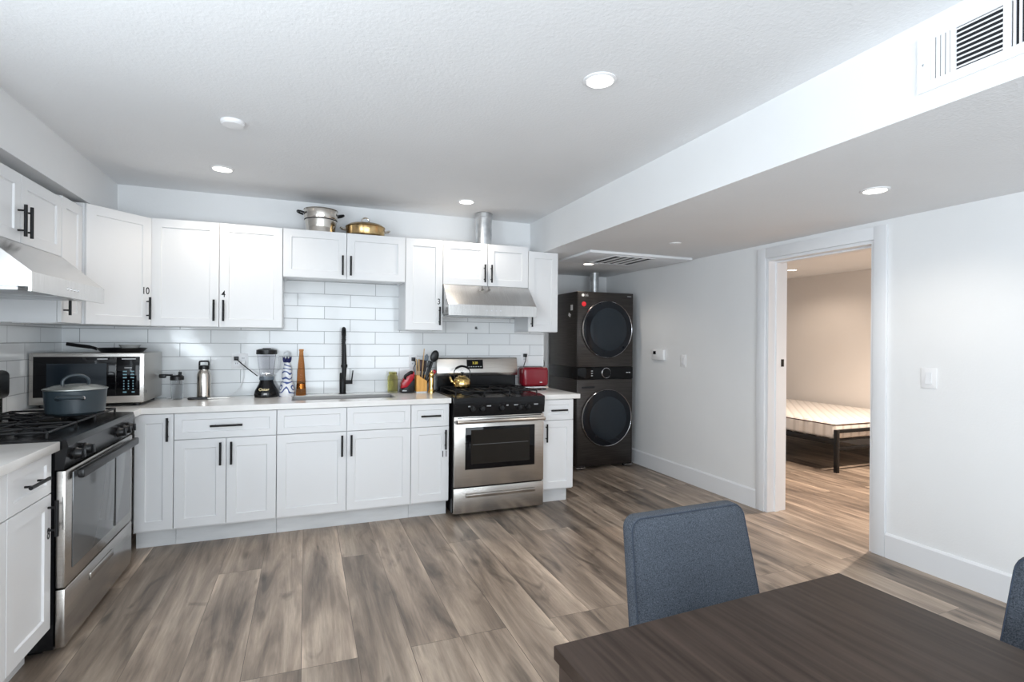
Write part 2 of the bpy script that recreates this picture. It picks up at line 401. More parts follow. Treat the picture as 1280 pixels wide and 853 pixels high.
def smooth_path(pts, n=8):
    P = [Vector(p) for p in pts]; out = []
    for i in range(len(P) - 1):
        p0, p1, p2, p3 = P[max(i - 1, 0)], P[i], P[i + 1], P[min(i + 2, len(P) - 1)]
        for k in range(n):
            t = k / n
            out.append(.5 * ((2 * p1) + (p2 - p0) * t + (2 * p0 - 5 * p1 + 4 * p2 - p3) * t * t + (3 * p1 - p0 - 3 * p2 + p3) * t ** 3))
    out.append(P[-1]); return out

# ---------------------------------------------------------------- room shell
XW, XR, YF, ZC, ZD = -2.64, 2.40, -6.30, 2.4646, 2.150
XB = .918            # face of the dropped ceiling
DY0, DY1, DZ = -2.24, -1.382, 2.031     # doorway in the right wall
RW = .19
struct('floor', MB().box(XW - .3, 6.2, YF - .3, 2.9, -.1, 0), M['floor'])
struct('ceiling', MB().box(XW - .15, XB + .05, YF - .1, .1, ZC, ZC + .1), M['ceil'])
struct('ceiling_lowered', MB().box(XB + .012, XR + RW, YF - .1, 1.2, ZD, ZD + .1), M['ceil'])
struct('wall_beam', MB().box(XB, XB + .012, YF, 0, ZD, ZC), M['wall'])
struct('wall_back', MB().box(XW - .15, 1.07, 0, .1, 0, ZC), M['wall'])
struct('wall_alcove_left', MB().box(.97, 1.07, .1, 1.15, 0, ZD), M['wall'])
struct('wall_alcove_back', MB().box(1.07, XR, 1.05, 1.15, 0, ZD), M['wall'])
mb = MB().box(XR, XR + RW, DY1, 1.15, 0, ZD).box(XR, XR + RW, YF, DY0, 0, ZD).box(XR, XR + RW, DY0, DY1, DZ, ZD)
struct('wall_right', mb, M['wall'])
mb = MB()
mb.box(XW - .15, XW, -3.2, 0, 0, ZC).box(XW - .15, XW, YF, -4.9, 0, ZC)
mb.box(XW - .15, XW, -4.9, -3.2, 0, .8).box(XW - .15, XW, -4.9, -3.2, 2.1, ZC)
struct('wall_left', mb, M['wall'])
mb = MB()
mb.box(XW, -2.15, YF - .15, YF, 0, ZC).box(1.05, XR, YF - .15, YF, 0, ZC)
mb.box(-2.15, 1.05, YF - .15, YF, 0, .15).box(-2.15, 1.05, YF - .15, YF, 2.25, ZC)
struct('wall_front', mb, M['wall'])
mb = MB()
for a in (-2.15, -.58, .99): mb.box(a, a + .06, YF - .12, YF - .05, .15, 2.25)
mb.box(-2.09, .99, YF - .12, YF - .05, .15, .21).box(-2.09, .99, YF - .12, YF - .05, 2.19, 2.25)
struct('window_1', mb, M['trim'])
mb = MB()
for a in (-4.9, -4.075, -3.25): mb.box(XW - .12, XW - .05, a, a + .05, .8, 2.1)
mb.box(XW - .12, XW - .05, -4.9, -3.2, .8, .85).box(XW - .12, XW - .05, -4.9, -3.2, 2.05, 2.1)
struct('window_2', mb, M['trim'])
struct('wall_soffit', MB().box(XW, -2.32, -3.2, 0, 2.200, ZC), M['wall'])
# subway tile
struct('wall_backsplash', MB().box(XW + .006, 1.066, -.006, -.0005, .9145, 1.83), M['tile_x'])
struct('wall_backsplash_left', MB().box(XW + .0005, XW + .006, -3.0, -.006, .9145, 1.80), M['tile_y'])
# baseboards and door casing
bh, bt = .155, .016
def base_prof(mb, y0, y1):
    return mb.prism([(XR - bt, 0), (XR - .0005, 0), (XR - .0005, bh), (XR - bt * .45, bh), (XR - bt, bh - .012)], y0, y1, 'xz')
struct('baseboard_right', base_prof(MB(), DY1 + .088, 1.05), M['trim'])
struct('baseboard_right_near', base_prof(MB(), YF, DY0 - .088), M['trim'])
struct('baseboard_alcove', MB().box(1.07, XR - bt, 1.05 - bt, 1.0495, 0, bh), M['trim'])
cw, ct = .086, .018
mb = MB()
for xa, xb in ((XR - ct, XR - .0003), (XR + RW + .0003, XR + RW + ct)):
    mb.box(xa, xb, DY1 + .003, DY1 + cw, 0, DZ + cw, .003)
    mb.box(xa, xb, DY0 - cw, DY0 - .003, 0, DZ + cw, .003)
    mb.box(xa, xb, DY0 - .003, DY1 + .003, DZ + .003, DZ + cw, .003)
struct('trim_1', mb, M['trim'])
mb = MB()
mb.box(XR - .004, XR + RW + .004, DY1 - .019, DY1 - .0003, 0, DZ - .02).box(XR - .004, XR + RW + .004, DY0 + .0003, DY0 + .019, 0, DZ - .02)
mb.box(XR - .004, XR + RW + .004, DY0 + .0003, DY1 - .0003, DZ - .0195, DZ - .0003)
for ya, yb in ((DY1 - .031, DY1 - .019), (DY0 + .019, DY0 + .031)): mb.box(XR + .07, XR + .11, ya, yb, 0, DZ - .031)
mb.box(XR + .07, XR + .11, DY0 + .019, DY1 - .019, DZ - .0315, DZ - .0195)
d1 = struct('door_1', mb, M['trim'])
part('strike_plate', MB().box(XR + .135, XR + .165, DY1 - .0215, DY1 - .0185, 1.165, 1.225, .001), M['black'], d1, 'black metal strike plate')
# bedroom beyond
BX = 5.85
struct('wall_bedroom_far', MB().box(BX, BX + .1, -3.4, 2.6, 0, 2.5), M['bedwall'])
struct('wall_bedroom_back', MB().box(XR + RW, BX, 2.5, 2.6, 0, 2.5), M['bedwall'])
struct('wall_bedroom_front', MB().box(XR + RW, BX, -3.4, -3.3, 0, 2.5), M['bedwall'])
struct('ceiling_bedroom', MB().box(XR + RW, BX + .1, -3.4, 2.6, 2.34, 2.44), M['ceil'])

# ---------------------------------------------------------------- cabinets
def handle(parent, x, z, L, yf, vert=True):
    mb = MB(); r = .0072; o = .030; e = L / 2; q = e - .028
    if vert:
        mb.cyl((x, yf - o, z - e), (x, yf - o, z + e), r, n=12)
        for s in (-q, q): mb.cyl((x, yf, z + s), (x, yf - o, z + s), .0045, n=10)
    else:
        mb.cyl((x - e, yf - o, z), (x + e, yf - o, z), r, n=12)
        for s in (-q, q): mb.cyl((x + s, yf, z), (x + s, yf - o, z), .0045, n=10)
    return part('handle', mb, M['black'], parent, 'black bar handle')
def number(parent, body, x, z, yf):
    t = text('number_sticker', body, .066, M['black'], parent, (x, yf - .0005, z), xs=.8, bold=.0006)
    t['label'] = 'black stick-on number ' + body
TH = .019
def upper(label, loc, rz, wd, z0, z1, dep, doors, num=None, fill=None):
    """doors: list of (x0, x1, handle side or None); front of doors at local y=-dep"""
    t = thing('wall_cabinet', label, 'cabinet', (loc[0], loc[1], z0), rz, 'white shaker wall cabinets')
    H = z1 - z0; g = .0024; yf = -dep
    mb = MB().box(.001, wd - .001, yf + TH + .002, -.008, .012, H).box(.001, wd - .001, yf + TH + .002, yf + .05, 0, .0125)
    mb.box(.001, .018, yf + .05, -.008, 0, .0125).box(wd - .018, wd - .001, yf + .05, -.008, 0, .0125)
    part('body', mb, M['cab'], t)
    for i, (a, b, hs) in enumerate(doors):
        d = part('door', MB().shaker(a + g, b - g, .002, H - .002, yf, TH), M['cab'], t)
        if hs:
            hx = (b - .030) if hs == 'r' else (a + .030)
            handle(d, hx, .118 if H > .5 else .105, .15, yf)
            if num and i == num[1]: number(d, num[0], hx - (.006 if len(num[0]) > 1 else .003), .235 if H > .5 else .2, yf)
    return t
ZB, ZT, ZS = 1.4375, 2.180, 1.819
upper('double-door wall cabinet marked 4 with the sticker on its right door', (-2.037, 0), 0, .826, ZB, ZT, .33, [(0, .413, 'r'), (.413, .826, 'l')], ('4', 1))
upper('short two-door wall cabinet above the sink carrying two pans', (-1.211, 0), 0, .9035, ZS, ZT, .33, [(0, .452, 'r'), (.452, .9035, 'l')])
upper('narrow wall cabinet marked 3 beside the small range hood', (-.3075, 0), 0, .3075, ZB, ZT, .33, [(0, .3075, 'r')], ('3', 0))
upper('short two-door wall cabinet above the back range hood', (0, 0), 0, .763, ZS, ZT, .33, [(0, .3865, 'r'), (.3865, .763, 'l')])
upper('narrow wall cabinet at the right end of the row, next to the washer alcove', (.763, 0), 0, .290, ZB, 2.147, .33, [(0, .290, 'l')])
upper('short two-door wall cabinet over the left range hood', (XW, -1.86), PI / 2, .908, 1.80, 2.130, .33, [(0, .462, 'r'), (.462, .908, 'l')])
upper('narrow wall cabinet on the left wall, half hidden by the range hood', (XW, -.95), PI / 2, .286, ZB, 2.145, .33, [(0, .286, 'l')])
# diagonal corner cabinet
ax, ay, bx, by = -2.31, -.66, -2.040, -.33
ang = math.atan2(by - ay, bx - ax); dl = math.hypot(bx - ax, by - ay)
t = thing('wall_cabinet', 'diagonal corner wall cabinet marked 10', 'cabinet', (ax, ay, ZB), ang, 'white shaker wall cabinets')
inv = (Matrix.Translation((ax, ay, 0)) @ Matrix.Rotation(ang, 4, 'Z')).inverted()
poly = [(XW + .008, -.660), (ax + .002, -.660), (-2.040, by + .003), (-2.040, -.008), (XW + .008, -.008)]
poly = [(inv @ Vector((p[0], p[1], 0)))[:2] for p in poly]
H = 2.172 - ZB
part('body', MB().prism(poly, 0, H), M['cab'], t)
d = part('door', MB().shaker(.008, dl - .008, .002, H - .002, -TH - .002, TH), M['cab'], t)
handle(d, dl - .038, .118, .15, -TH - .002); number(d, '10', dl - .046, .235, -TH - .002)

def lower(label, loc, rz, wd, dep, rows, toe=(.055, 0), z0=.128, z1=.872, toe_l=0, toe_r=0, open_top=False):
    """rows: list of (kind, x0, x1, z0, z1, handle, number)"""
    t = thing('base_cabinet', label, 'cabinet', (loc[0], loc[1], 0), rz, 'white shaker base cabinets'); yf = -dep
    g = .0024
    if open_top:
        mb = MB().box(.001, wd - .001, yf + TH + .002, -.008, .118, .136)
        mb.box(.001, .019, yf + TH + .002, -.008, .136, .8745).box(wd - .019, wd - .001, yf + TH + .002, -.008, .136, .8745)
        mb.box(.019, wd - .019, -.02, -.008, .136, .8745).box(.019, wd - .019, yf + TH + .002, yf + .04, .136, .8745)
    else: mb = MB().box(.001, wd - .001, yf + TH + .002, -.008, .118, .8745)
    part('body', mb, M['cab'], t)
    part('toe_kick', MB().box(.001 + toe_l, wd - .001 - toe_r, yf + .085, -.03, 0, .1175), M['toe'], t)
    for kind, a, b, za, zb_, h, num in rows:
        if kind == 'drawer':
            o = part('drawer', MB().shaker(a + g, b - g, za + g, zb_ - g, yf, TH, .042), M['cab'], t)
            if h: handle(o, (a + b) / 2, (za + zb_) / 2 - .002, h, yf, False)
        else:
            o = part('door', MB().shaker(a + g, b - g, za + g, zb_ - g, yf, TH), M['cab'], t)
            if h:
                hx = (b - .032) if h == 'r' else (a + .032)
                handle(o, hx, zb_ - .1, .15, yf)
                if num: number(o, num, hx - .004, zb_ - .215, yf)
    return t
D = .63; zm = .699; zt_ = .872; zb_ = .128
lower('plain one-door base cabinet in the corner by the left stove', (-2.055, 0), 0, .221, D, [('door', .006, .221, zb_, zt_, 'r', None)])
lower('base cabinet with one wide drawer over two doors, left of the sink', (-1.834, 0), 0, .605, D,
      [('drawer', 0, .605, zm, zt_, .19, None), ('door', 0, .3, zb_, zm, 'r', None), ('door', .3, .605, zb_, zm, 'l', None)])
lower('sink base cabinet with two false drawer fronts without handles', (-1.229, 0), 0, .919, D,
      [('drawer', 0, .459, zm, zt_, 0, None), ('drawer', .459, .919, zm, zt_, 0, None), ('door', 0, .459, zb_, zm, 'r', None), ('door', .459, .919, zb_, zm, 'l', None)], open_top=True)
lower('narrow base cabinet marked 11 left of the back stove', (-.31, 0), 0, .294, D,
      [('drawer', 0, .294, zm, zt_, .15, None), ('door', 0, .294, zb_, zm, 'r', '11')])
lower('narrow base cabinet at the end of the run, right of the back stove', (.772, 0), 0, .287, D,
      [('drawer', 0, .287, zm, zt_, .15, None), ('door', 0, .287, zb_, zm, 'l', None)], toe_r=.02)
lower('base cabinet marked 8 on the near side of the left stove', (XW, -2.16), PI / 2, .355, .60,
      [('drawer', 0, .355, zm, zt_, .16, None), ('door', 0, .355, zb_, zm, 'r', None)])
t8 = [o for o in col.objects if o.get('label', '').startswith('base cabinet marked 8')][0]
d8 = [c for c in t8.children if c.name.startswith('door')][0]
number(d8, '8', .355 - .026, .535, -.60)
lower('base cabinet at the left edge of the frame, mostly cut off', (XW, -2.765), PI / 2, .604, .60,
      [('drawer', 0, .604, zm, zt_, .16, None), ('door', 0, .302, zb_, zm, 'r', None), ('door', .302, .604, zb_, zm, 'l', None)])

# ---------------------------------------------------------------- countertops
CT0, CT1 = .876, .914
SX0, SX1, SY0, SY1 = -1.140, -.395, -.475, -.125
mb = MB()
b = .003
mb.box(XW + .008, SX0, -.65, -.0065, CT0, CT1).box(SX1, -.006, -.65, -.0065, CT0, CT1)
mb.box(SX0, SX1, -.65, SY0, CT0, CT1).box(SX0, SX1, SY1, -.0065, CT0, CT1)
mb.box(XW + .008, -2.008, -.852, -.65, CT0, CT1)
bmesh.ops.remove_doubles(mb.bm, verts=mb.bm.verts, dist=.0005)
single('countertop', mb, M['quartz'], 'L-shaped white quartz countertop around the sink and under the microwave', 'countertop', group='white quartz countertops')
single('countertop', MB().box(.768, 1.113, -.65, -.0065, CT0, CT1, .003), M['quartz'], 'short white quartz countertop under the red toaster', 'countertop', group='white quartz countertops')
single('countertop', MB().box(XW + .008, -2.013, -3.0, -1.80, CT0, CT1, .003), M['quartz'], 'white quartz countertop in the left foreground beside the stove', 'countertop', group='white quartz countertops')

# sink
t = thing('kitchen_sink', 'undermount stainless steel sink basin below the black faucet', 'sink', (SX0, SY0, .70))
w_, d_ = SX1 - SX0, SY1 - SY0
bm_ = MB(); e = .004; zz = CT1 - .70 - .007
bm_.box(.0005, w_ - .0005, .0005, d_ - .0005, 0, .004)
bm_.box(.0005, e, .0005, d_ - .0005, .004, zz).box(w_ - e, w_ - .0005, .0005, d_ - .0005, .004, zz).box(e, w_ - e, .0005, e, .004, zz).box(e, w_ - e, d_ - e, d_ - .0005, .004, zz)
part('basin', bm_, M['basin'], t)
part('drain', MB().lathe([(0, .0045), (.045, .0045), (.045, .010), (.03, .008), (0, .006)], (w_ / 2, d_ / 2, 0)), M['chrome'], t)

# faucet
t = thing('kitchen_faucet', 'tall black pull-down spring faucet behind the sink', 'faucet', (-.765, -.075, CT1))
part('base', MB().lathe([(0, 0), (.030, 0), (.030, .006), (.025, .010), (.025, .165), (.021, .172), (0, .172)]), M['black'], t)
path = [(0, 0, .17), (0, 0, .45)] + arc((0, -.08, .45), .08, 0, PI, 14, 'yz')[1:] + [(0, -.16, .38)]
part('spout', MB().tube(path, .0085, 12), M['black'], t)
hel = []
def along(path, s):
    P = [Vector(p) for p in path]; Ls = [(q - p).length for p, q in zip(P, P[1:])]; T = sum(Ls) * s
    for p, q, l in zip(P, P[1:], Ls):
        if T <= l: return p + (q - p) * (T / l), (q - p).normalized()
        T -= l
    return P[-1], (P[-1] - P[-2]).normalized()
for i in range(420):
    s = .12 + .80 * i / 419; p, tg = along(path, s)
    n1 = Vector((1, 0, 0)); n2 = tg.cross(n1)
    a = i * 2 * PI / 9
    hel.append(p + (n1 * math.cos(a) + n2 * math.sin(a)) * .0125)
part('spring_coil', MB().tube(hel, .0026, 5), M['black'], t)
part('spray_head', MB().lathe([(0, .10), (.012, .10), (.016, .14), (.0185, .20), (.0185, .25), (.013, .385), (0, .385)], (0, -.16, .02)), M['black'], t)
part('docking_arm', MB().tube([(0, 0, .235), (0, -.15, .235)], .007, 10).lathe([(.0195, -.012), (.025, -.012), (.025, .012), (.0195, .012), (.0195, -.012)], (0, -.16, .235)), M['black'], t)
lv = part('lever', MB().cyl((.02, 0, .095), (.075, 0, .095), .016).tube([(.068, 0, .10), (.072, -.005, .13), (.078, -.012, .19)], [.006, .005, .005], 10), M['black'], t)

# ---------------------------------------------------------------- range hoods
def hood(label, loc, rz, wd, z0, z1, dep, topd, lip, m):
    t = thing('range_hood', label, 'range hood', (loc[0], loc[1], z0), rz, 'stainless range hoods')
    H = z1 - z0; k = .0012
    mb = MB()
    prof = [(-.008, H), (-topd, H), (-dep, lip), (-dep, 0), (-dep + .012, 0), (-dep + .012, .02), (-.02, .02), (-.02, 0), (-.008, 0)]
    mb.prism(prof, 0, wd, 'yz')
    part('canopy', mb, m, t, angle=20)
    part('grease_filter', MB().box(.06, wd / 2 - .01, -dep + .07, -.06, .008, .0195).box(wd / 2 + .01, wd - .06, -dep + .07, -.06, .008, .0195), M['galv'], t)
    for i in range(4): part('control_button', MB().cyl((wd / 2 - .06 + i * .04, -dep + .0005, lip * .5), (wd / 2 - .06 + i * .04, -dep - .003, lip * .5), .006, n=12), M['chrome'], t)
hood('stainless under-cabinet range hood over the back stove', (.002, 0), 0, .759, 1.558, ZS - .001, .515, .335, .088, M['steel_v'])
hood('stainless range hood on the left wall, cut off by the frame', (XW, -1.80), PI / 2, .845, 1.548, 1.799, .527, .335, .082, M['steel_v'])

# ---------------------------------------------------------------- stoves
def grate(mb, x0, x1, y0, y1, zb, zt, fingers):
    r = .0055
    h = zt - r
    def bar(p, q): mb.tube([p, q], r, 6)
    bar((x0, y0, h), (x1, y0, h)); bar((x0, y1, h), (x1, y1, h)); bar((x0, y0, h), (x0, y1, h)); bar((x1, y0, h), (x1, y1, h))
    for (cx, cy) in fingers:
        for a in range(4):
            A = a * PI / 2 + (PI / 4)
            dx, dy = math.cos(A), math.sin(A)
            L = .12
            ex = min(max(cx + dx * L, x0), x1); ey = min(max(cy + dy * L, y0), y1)
            bar((cx + dx * .03, cy + dy * .03, h), (ex, ey, h))
    ym = (y0 + y1) / 2
    bar((x0, ym, h), (x1, ym, h))
    for x in (x0, x1):
        for y in (y0, y1): bar((x, y, zb), (x, y, h))
def burner(parent, x, y, z, r):
    part('burner', MB().lathe([(0, 0), (r * 1.25, 0), (r * 1.25, .006), (r, .010), (r, .016), (r * .85, .020), (0, .020)], (x, y, z), 20), M['iron'], parent)
def knob(parent, x, y, z, r=.021):
    k = MB().lathe([(0, 0), (r * 1.15, 0), (r * 1.15, -.006), (r, -.010), (r * .86, -.030), (0, -.030)], (x, y, z), 20, 'y').box(x - .005, x + .005, y - .040, y - .028, z - r * .8, z + r * .8, .002)
    return part('knob', k, M['blackpl'], parent)

t = thing('gas_range', 'stainless gas stove under the back range hood, with brass kettle on top', 'stove', (.003, 0, 0))
W = .756; yf = -.692
part('body', MB().box(0, W, -.655, -.03, .03, .905).box(.05, .1, -.6, -.55, 0, .03).box(W - .1, W - .05, -.6, -.55, 0, .03).box(.05, .1, -.15, -.1, 0, .03).box(W - .1, W - .05, -.15, -.1, 0, .03), M['enamel'], t)
part('cooktop', MB().prism([(-.03, .9055), (-.03, .925), (-.60, .925), (-.695, .914), (-.700, .890), (-.655, .890), (-.655, .9055)], -.002, W + .002, 'yz'), M['enamel'], t)
part('control_panel', MB().prism([(-.656, .780), (-.690, .782), (-.702, .868), (-.700, .889), (-.656, .889)], 0, W, 'yz'), M['enamel'], t)
for kx in (.144, .222, .381, .534, .607): knob(t, kx, -.697, .832)
mb = MB()
for kx, n_ in ((.112, 2), (.262, 4), (.425, 2), (.49, 4), (.662, 4)):
    mb = MB()
    for i in range(n_): mb.box(kx + i * .009, kx + i * .009 + .006, -.7015, -.700, .846, .854)
    part('knob_marking', mb, M['label'], t, 'small pale marking beside a knob')
d = part('oven_door', MB().box(.004, W - .004, yf, -.658, .232, .772, .004), M['steel'], t)
part('window_frame', MB().box(.092, .672, yf - .003, yf - .0003, .364, .688, .001), M['glassdark'], d, 'black glass border')
part('window', MB().box(.137, .627, yf - .0045, yf - .0032, .405, .667), M['ovenglass'], d, 'dark oven window')
mb = MB()
for i in range(1): mb.box(.15, .615, yf - .0052, yf - .0046, .553, .557)
part('oven_rack', mb, M['greyglass'], d)
mb = MB(); pth = [(.02, yf + .002, .733), (.022, yf - .042, .735), (.06, yf - .050, .738), (W / 2, yf - .056, .741), (W - .06, yf - .050, .738), (W - .022, yf - .042, .735), (W - .02, yf + .002, .733)]
mb.tube(smooth_path(pth, 6), .016, 10)
part('handle', mb, M['steel'], d)
part('door_vent', MB().box(.03, W - .03, yf - .001, yf + .002, .759, .766), M['dark'], d)
dr = part('drawer', MB().box(.004, W - .004, yf, -.658, .030, .224, .004), M['steel'], t)
part('handle', MB().prism([(yf, .148), (yf - .018, .152), (yf - .022, .172), (yf - .010, .182), (yf, .182)], .097, .672, 'yz', .002), M['steel'], dr)
bg = part('backguard', MB().prism([(-.03, .9255), (-.085, .9255), (-.085, 1.045), (-.03, 1.045)], .012, W - .012, 'yz'), M['enamel'], t)
part('backguard_face', MB().prism([(-.03, 1.0455), (-.112, 1.0455), (-.118, 1.075), (-.098, 1.195), (-.085, 1.206), (-.03, 1.206)], .004, W - .004, 'yz', .003), M['steel'], t)
ds = part('clock_panel', MB().prism([(-.1142, 1.108), (-.1155, 1.108), (-.1015, 1.188), (-.1000, 1.188)], .272, .422, 'yz'), M['glassdark'], t)
text('clock_digits', '3:20', .030, M['led'], ds, (.347, -.1105, 1.158), (PI / 2 - .165, 0, 0), depth=.0004)
mb = MB()
for i in range(6):
    for j, zz in ((0, 1.123),): mb.box(.285 + i * .022, .297 + i * .022, -.1148, -.1125, zz, zz + .006)
part('button_legend', mb, M['label'], ds)
mb = MB(); mb2 = MB()
bpos = [(.16, -.22), (.16, -.50), (.378, -.36), (.596, -.22), (.596, -.50)]
for p in bpos: burner(t, p[0], p[1], .9255, .038)
for x0, x1, fs in ((.035, .268, bpos[:2]), (.274, .482, [bpos[2]]), (.488, .721, bpos[3:])):
    g_ = MB(); grate(g_, x0, x1, -.615, -.115, .9255, .958, fs)
    if len(fs) == 2: g_.tube([((x0 + x1) / 2, -.615, .9525), ((x0 + x1) / 2, -.115, .9525)], .0055, 6)
    part('grate', g_, M['iron'], t)

# the left stove
LX, LY, LW = XW, -1.792, .934
t = thing('gas_range', 'wide gas stove on the left wall with a slate-blue pot on top', 'stove', (LX, LY, 0), PI / 2)
yf = -.642
part('body', MB().box(0, LW, -.605, -.01, .03, .905).box(.05, .1, -.55, -.5, 0, .03).box(LW - .1, LW - .05, -.55, -.5, 0, .03).box(.05, .1, -.15, -.1, 0, .03).box(LW - .1, LW - .05, -.15, -.1, 0, .03), M['enamel'], t)
part('cooktop', MB().prism([(-.01, .9055), (-.01, .922), (-.56, .922), (-.645, .918), (-.652, .892), (-.605, .892), (-.605, .9055)], -.002, LW + .002, 'yz'), M['enamel'], t)
part('control_panel', MB().prism([(-.606, .790), (-.636, .792), (-.650, .880), (-.652, .8915), (-.606, .8915)], 0, LW, 'yz'), M['enamel'], t)
for kx in (.09, .20, .66, .745, .83): knob(t, kx, -.645, .843, .024)
d = part('oven_door', MB().box(.004, LW - .004, yf, -.608, .285, .785, .004), M['steel'], t)
part('window', MB().box(.075, LW - .045, yf - .004, yf - .0003, .345, .765, .001), M['greyglass'], d, 'grey reflective oven window')
part('window_stile', MB().box(.625, .632, yf - .006, yf - .0042, .345, .735), M['glassdark'], d)
mb = MB().box(.07, LW - .045, yf - .045, yf - .018, .735, .775, .008)
mb.box(.11, .14, yf - .02, yf - .0045, .745, .765).box(LW - .12, LW - .09, yf - .02, yf - .0045, .745, .765)
part('handle', mb, M['blackpl'], d, 'black plastic handle bar')
dr = part('drawer', MB().box(.004, LW - .004, yf, -.608, .032, .278, .004), M['steel'], t)
part('handle', MB().box(.28, .60, yf - .006, yf - .0003, .20, .235, .003), M['steel'], dr)
part('backguard', MB().prism([(-.01, .9225), (-.05, .9225), (-.05, 1.02), (-.01, 1.02)], .02, LW - .02, 'yz'), M['enamel'], t)
part('backguard_face', MB().box(.004, LW - .01, -.085, -.01, 1.0205, 1.175, .03, 4), M['blackpl'], t)
bpos = [(.19, -.20), (.19, -.45), (.467, -.32), (.745, -.20), (.745, -.45)]
for p in bpos: burner(t, p[0], p[1], .9225, .042)
for x0, x1, fs in ((.04, .34, bpos[:2]), (.346, .588, [bpos[2]]), (.594, .894, bpos[3:])):
    g_ = MB(); grate(g_, x0, x1, -.565, -.095, .9225, .952, fs)
    if len(fs) == 2: g_.tube([((x0 + x1) / 2, -.565, .9465), ((x0 + x1) / 2, -.095, .9465)], .0055, 6)
    part('grate', g_, M['iron'], t)

# ---------------------------------------------------------------- stacked washer and dryer
t = thing('laundry_tower', 'black stainless stacked washer and dryer standing in the alcove', 'washer', (1.605, .31, 0))
W, Dp = .686, .70
part('washer_body', MB().box(0, W, .012, Dp, .03, .955, .006), M['bsteel'], t)
part('dryer_body', MB().box(0, W, .012, Dp, 1.085, 1.886, .006), M['bsteel'], t)
part('control_strip', MB().box(.001, W - .001, .004, Dp, .956, 1.084, .002), M['glassdark'], t)
part('front_panel', MB().box(.006, W - .006, 0, .0115, .04, .953, .004), M['bsteel'], t)
part('front_panel', MB().box(.006, W - .006, 0, .0115, 1.087, 1.882, .004), M['bsteel'], t)
for x, y in ((.06, .06), (W - .06, .06), (.06, Dp - .06), (W - .06, Dp - .06)): part('foot', MB().lathe([(0, 0), (.03, 0), (.03, .0295), (0, .0295)], (x, y, 0), 14), M['blackpl'], t)
for x in (0, W - .095): part('foot_trim', MB().box(x, x + .095, -.004, .03, .018, .029), M['chrome'], t)
for cz in (.543, 1.488):
    c = (.348, 0, cz)
    d = part('door', MB().lathe([(0, -.0005), (.300, -.0005), (.302, -.012), (.294, -.030), (.225, -.040), (0, -.042)], c, 64, 'y'), M['washglass'], t, 'round glass door')
    part('rim', MB().lathe([(.296, -.029), (.303, -.013), (.3075, -.013), (.306, -.026), (.300, -.033), (.296, -.029)], c, 64, 'y'), M['chrome'], d, 'thin chrome ring')
    part('bowl', MB().lathe([(.222, -.0405), (.226, -.0455), (.205, -.050), (.15, -.056), (0, -.060)], c, 64, 'y'), M['washglass2'], d)
part('dial', MB().lathe([(0, .0035), (.050, .0035), (.050, -.012), (.044, -.018), (0, -.018)], (.342, 0, 1.022), 40, 'y'), M['glassdark'], t)
part('dial_ring', MB().lathe([(.0505, .003), (.055, .003), (.055, -.010), (.0505, -.013), (.0505, .003)], (.342, 0, 1.022), 40, 'y'), M['chrome'], t, 'silver ring round the dial')
part('dispenser_handle', MB().box(.05, .205, -.003, -.0002, .862, .882, .001), M['dark'], t)
mb = MB()
for i in range(3): mb.box(.165, .185, .0025, .0038, .99 + i * .025, .998 + i * .025)
for i in range(2): mb.box(.60 + i * .03, .622 + i * .03, .0025, .0038, 1.018, 1.028)
part('control_legend', mb, M['label'], t)
mb = MB().lathe([(0, -.0003), (.016, -.0003), (.016, -.0012), (0, -.0012)], (.058, 0, 1.846), 24, 'y')
part('logo_disc', mb, M['label'], t)
text('logo_letters', 'LG', .032, M['label'], t, (.102, -.0006, 1.846))
part('model_print', MB().box(.605, .655, -.0008, -.0002, 1.846, 1.853), M['label'], t)
part('red_sticker', MB().lathe([(0, -.0003), (.026, -.0003), (.026, -.0013), (0, -.0013)], (.07, 0, 1.752), 24, 'y'), M['redst'], t, 'round red sticker')
part('paper_label', MB().box(-.0012, -.0002, .115, .165, 1.69, 1.75), M['white'], t, 'square white label')
part('paper_label', MB().box(-.0012, -.0002, .165, .215, 1.625, 1.66).xform(Matrix.Translation((0, .19, 1.64)) @ Matrix.Rotation(.5, 4, 'X') @ Matrix.Translation((0, -.19, -1.64))), M['white'], t, 'tilted torn white label')
# flexible dryer duct
prof = []
for i in range(22):
    z = i * (2.1495 - 1.887) / 21; prof.append((.049 + (.005 if i % 2 else 0), z))
single('dryer_duct', MB().lathe([(0, 0)] + prof + [(0, prof[-1][1])], n=24), M['galv'], 'silver flexible duct rising from the dryer top to the ceiling', 'duct', (2.055, .75, 1.887), angle=60)
mb = MB().tube(smooth_path([(1.0705, .22, 1.25), (1.10, .22, 1.24), (1.16, .20, 1.16), (1.15, .2, 1.02), (1.12, .2, .8), (1.1, .2, .3), (1.1, .25, .012)], 8), .008, 8)
single('power_cord', mb, M['black'], 'black power cord hanging in the alcove left of the washer', 'cord')

# ---------------------------------------------------------------- ceiling fittings
def can(label, x, y, z, p, warm=(1, .90, .78), r=.07, spot=2.6):
    t = thing('recessed_light', label, 'ceiling light', (x, y, z), 0, 'recessed ceiling lights')
    part('trim_ring', MB().lathe([(r * .78, -.0005), (r, -.0005), (r, -.004), (r * .82, -.008), (r * .78, -.004), (r * .78, -.0005)], n=40), M['white'], t)
    part('lens', MB().lathe([(0, -.0005), (r * .775, -.0005), (r * .775, -.0035), (0, -.0045)], n=32), M['lamp'], t)
    l = bpy.data.lights.new('recessed_lamp', 'SPOT'); l.energy = p; l.color = warm; l.shadow_soft_size = r * .8; l.spot_size = spot; l.spot_blend = .6
    o = bpy.data.objects.new('recessed_lamp', l); col.objects.link(o); o.location = (x, y, z - .03)
can('recessed ceiling light nearest the camera, in the middle of the high ceiling', .105, -2.63, ZC, CAN_W * 4)
can('recessed ceiling light above the corner microwave', -1.563, -.687, ZC, CAN_W * 3)
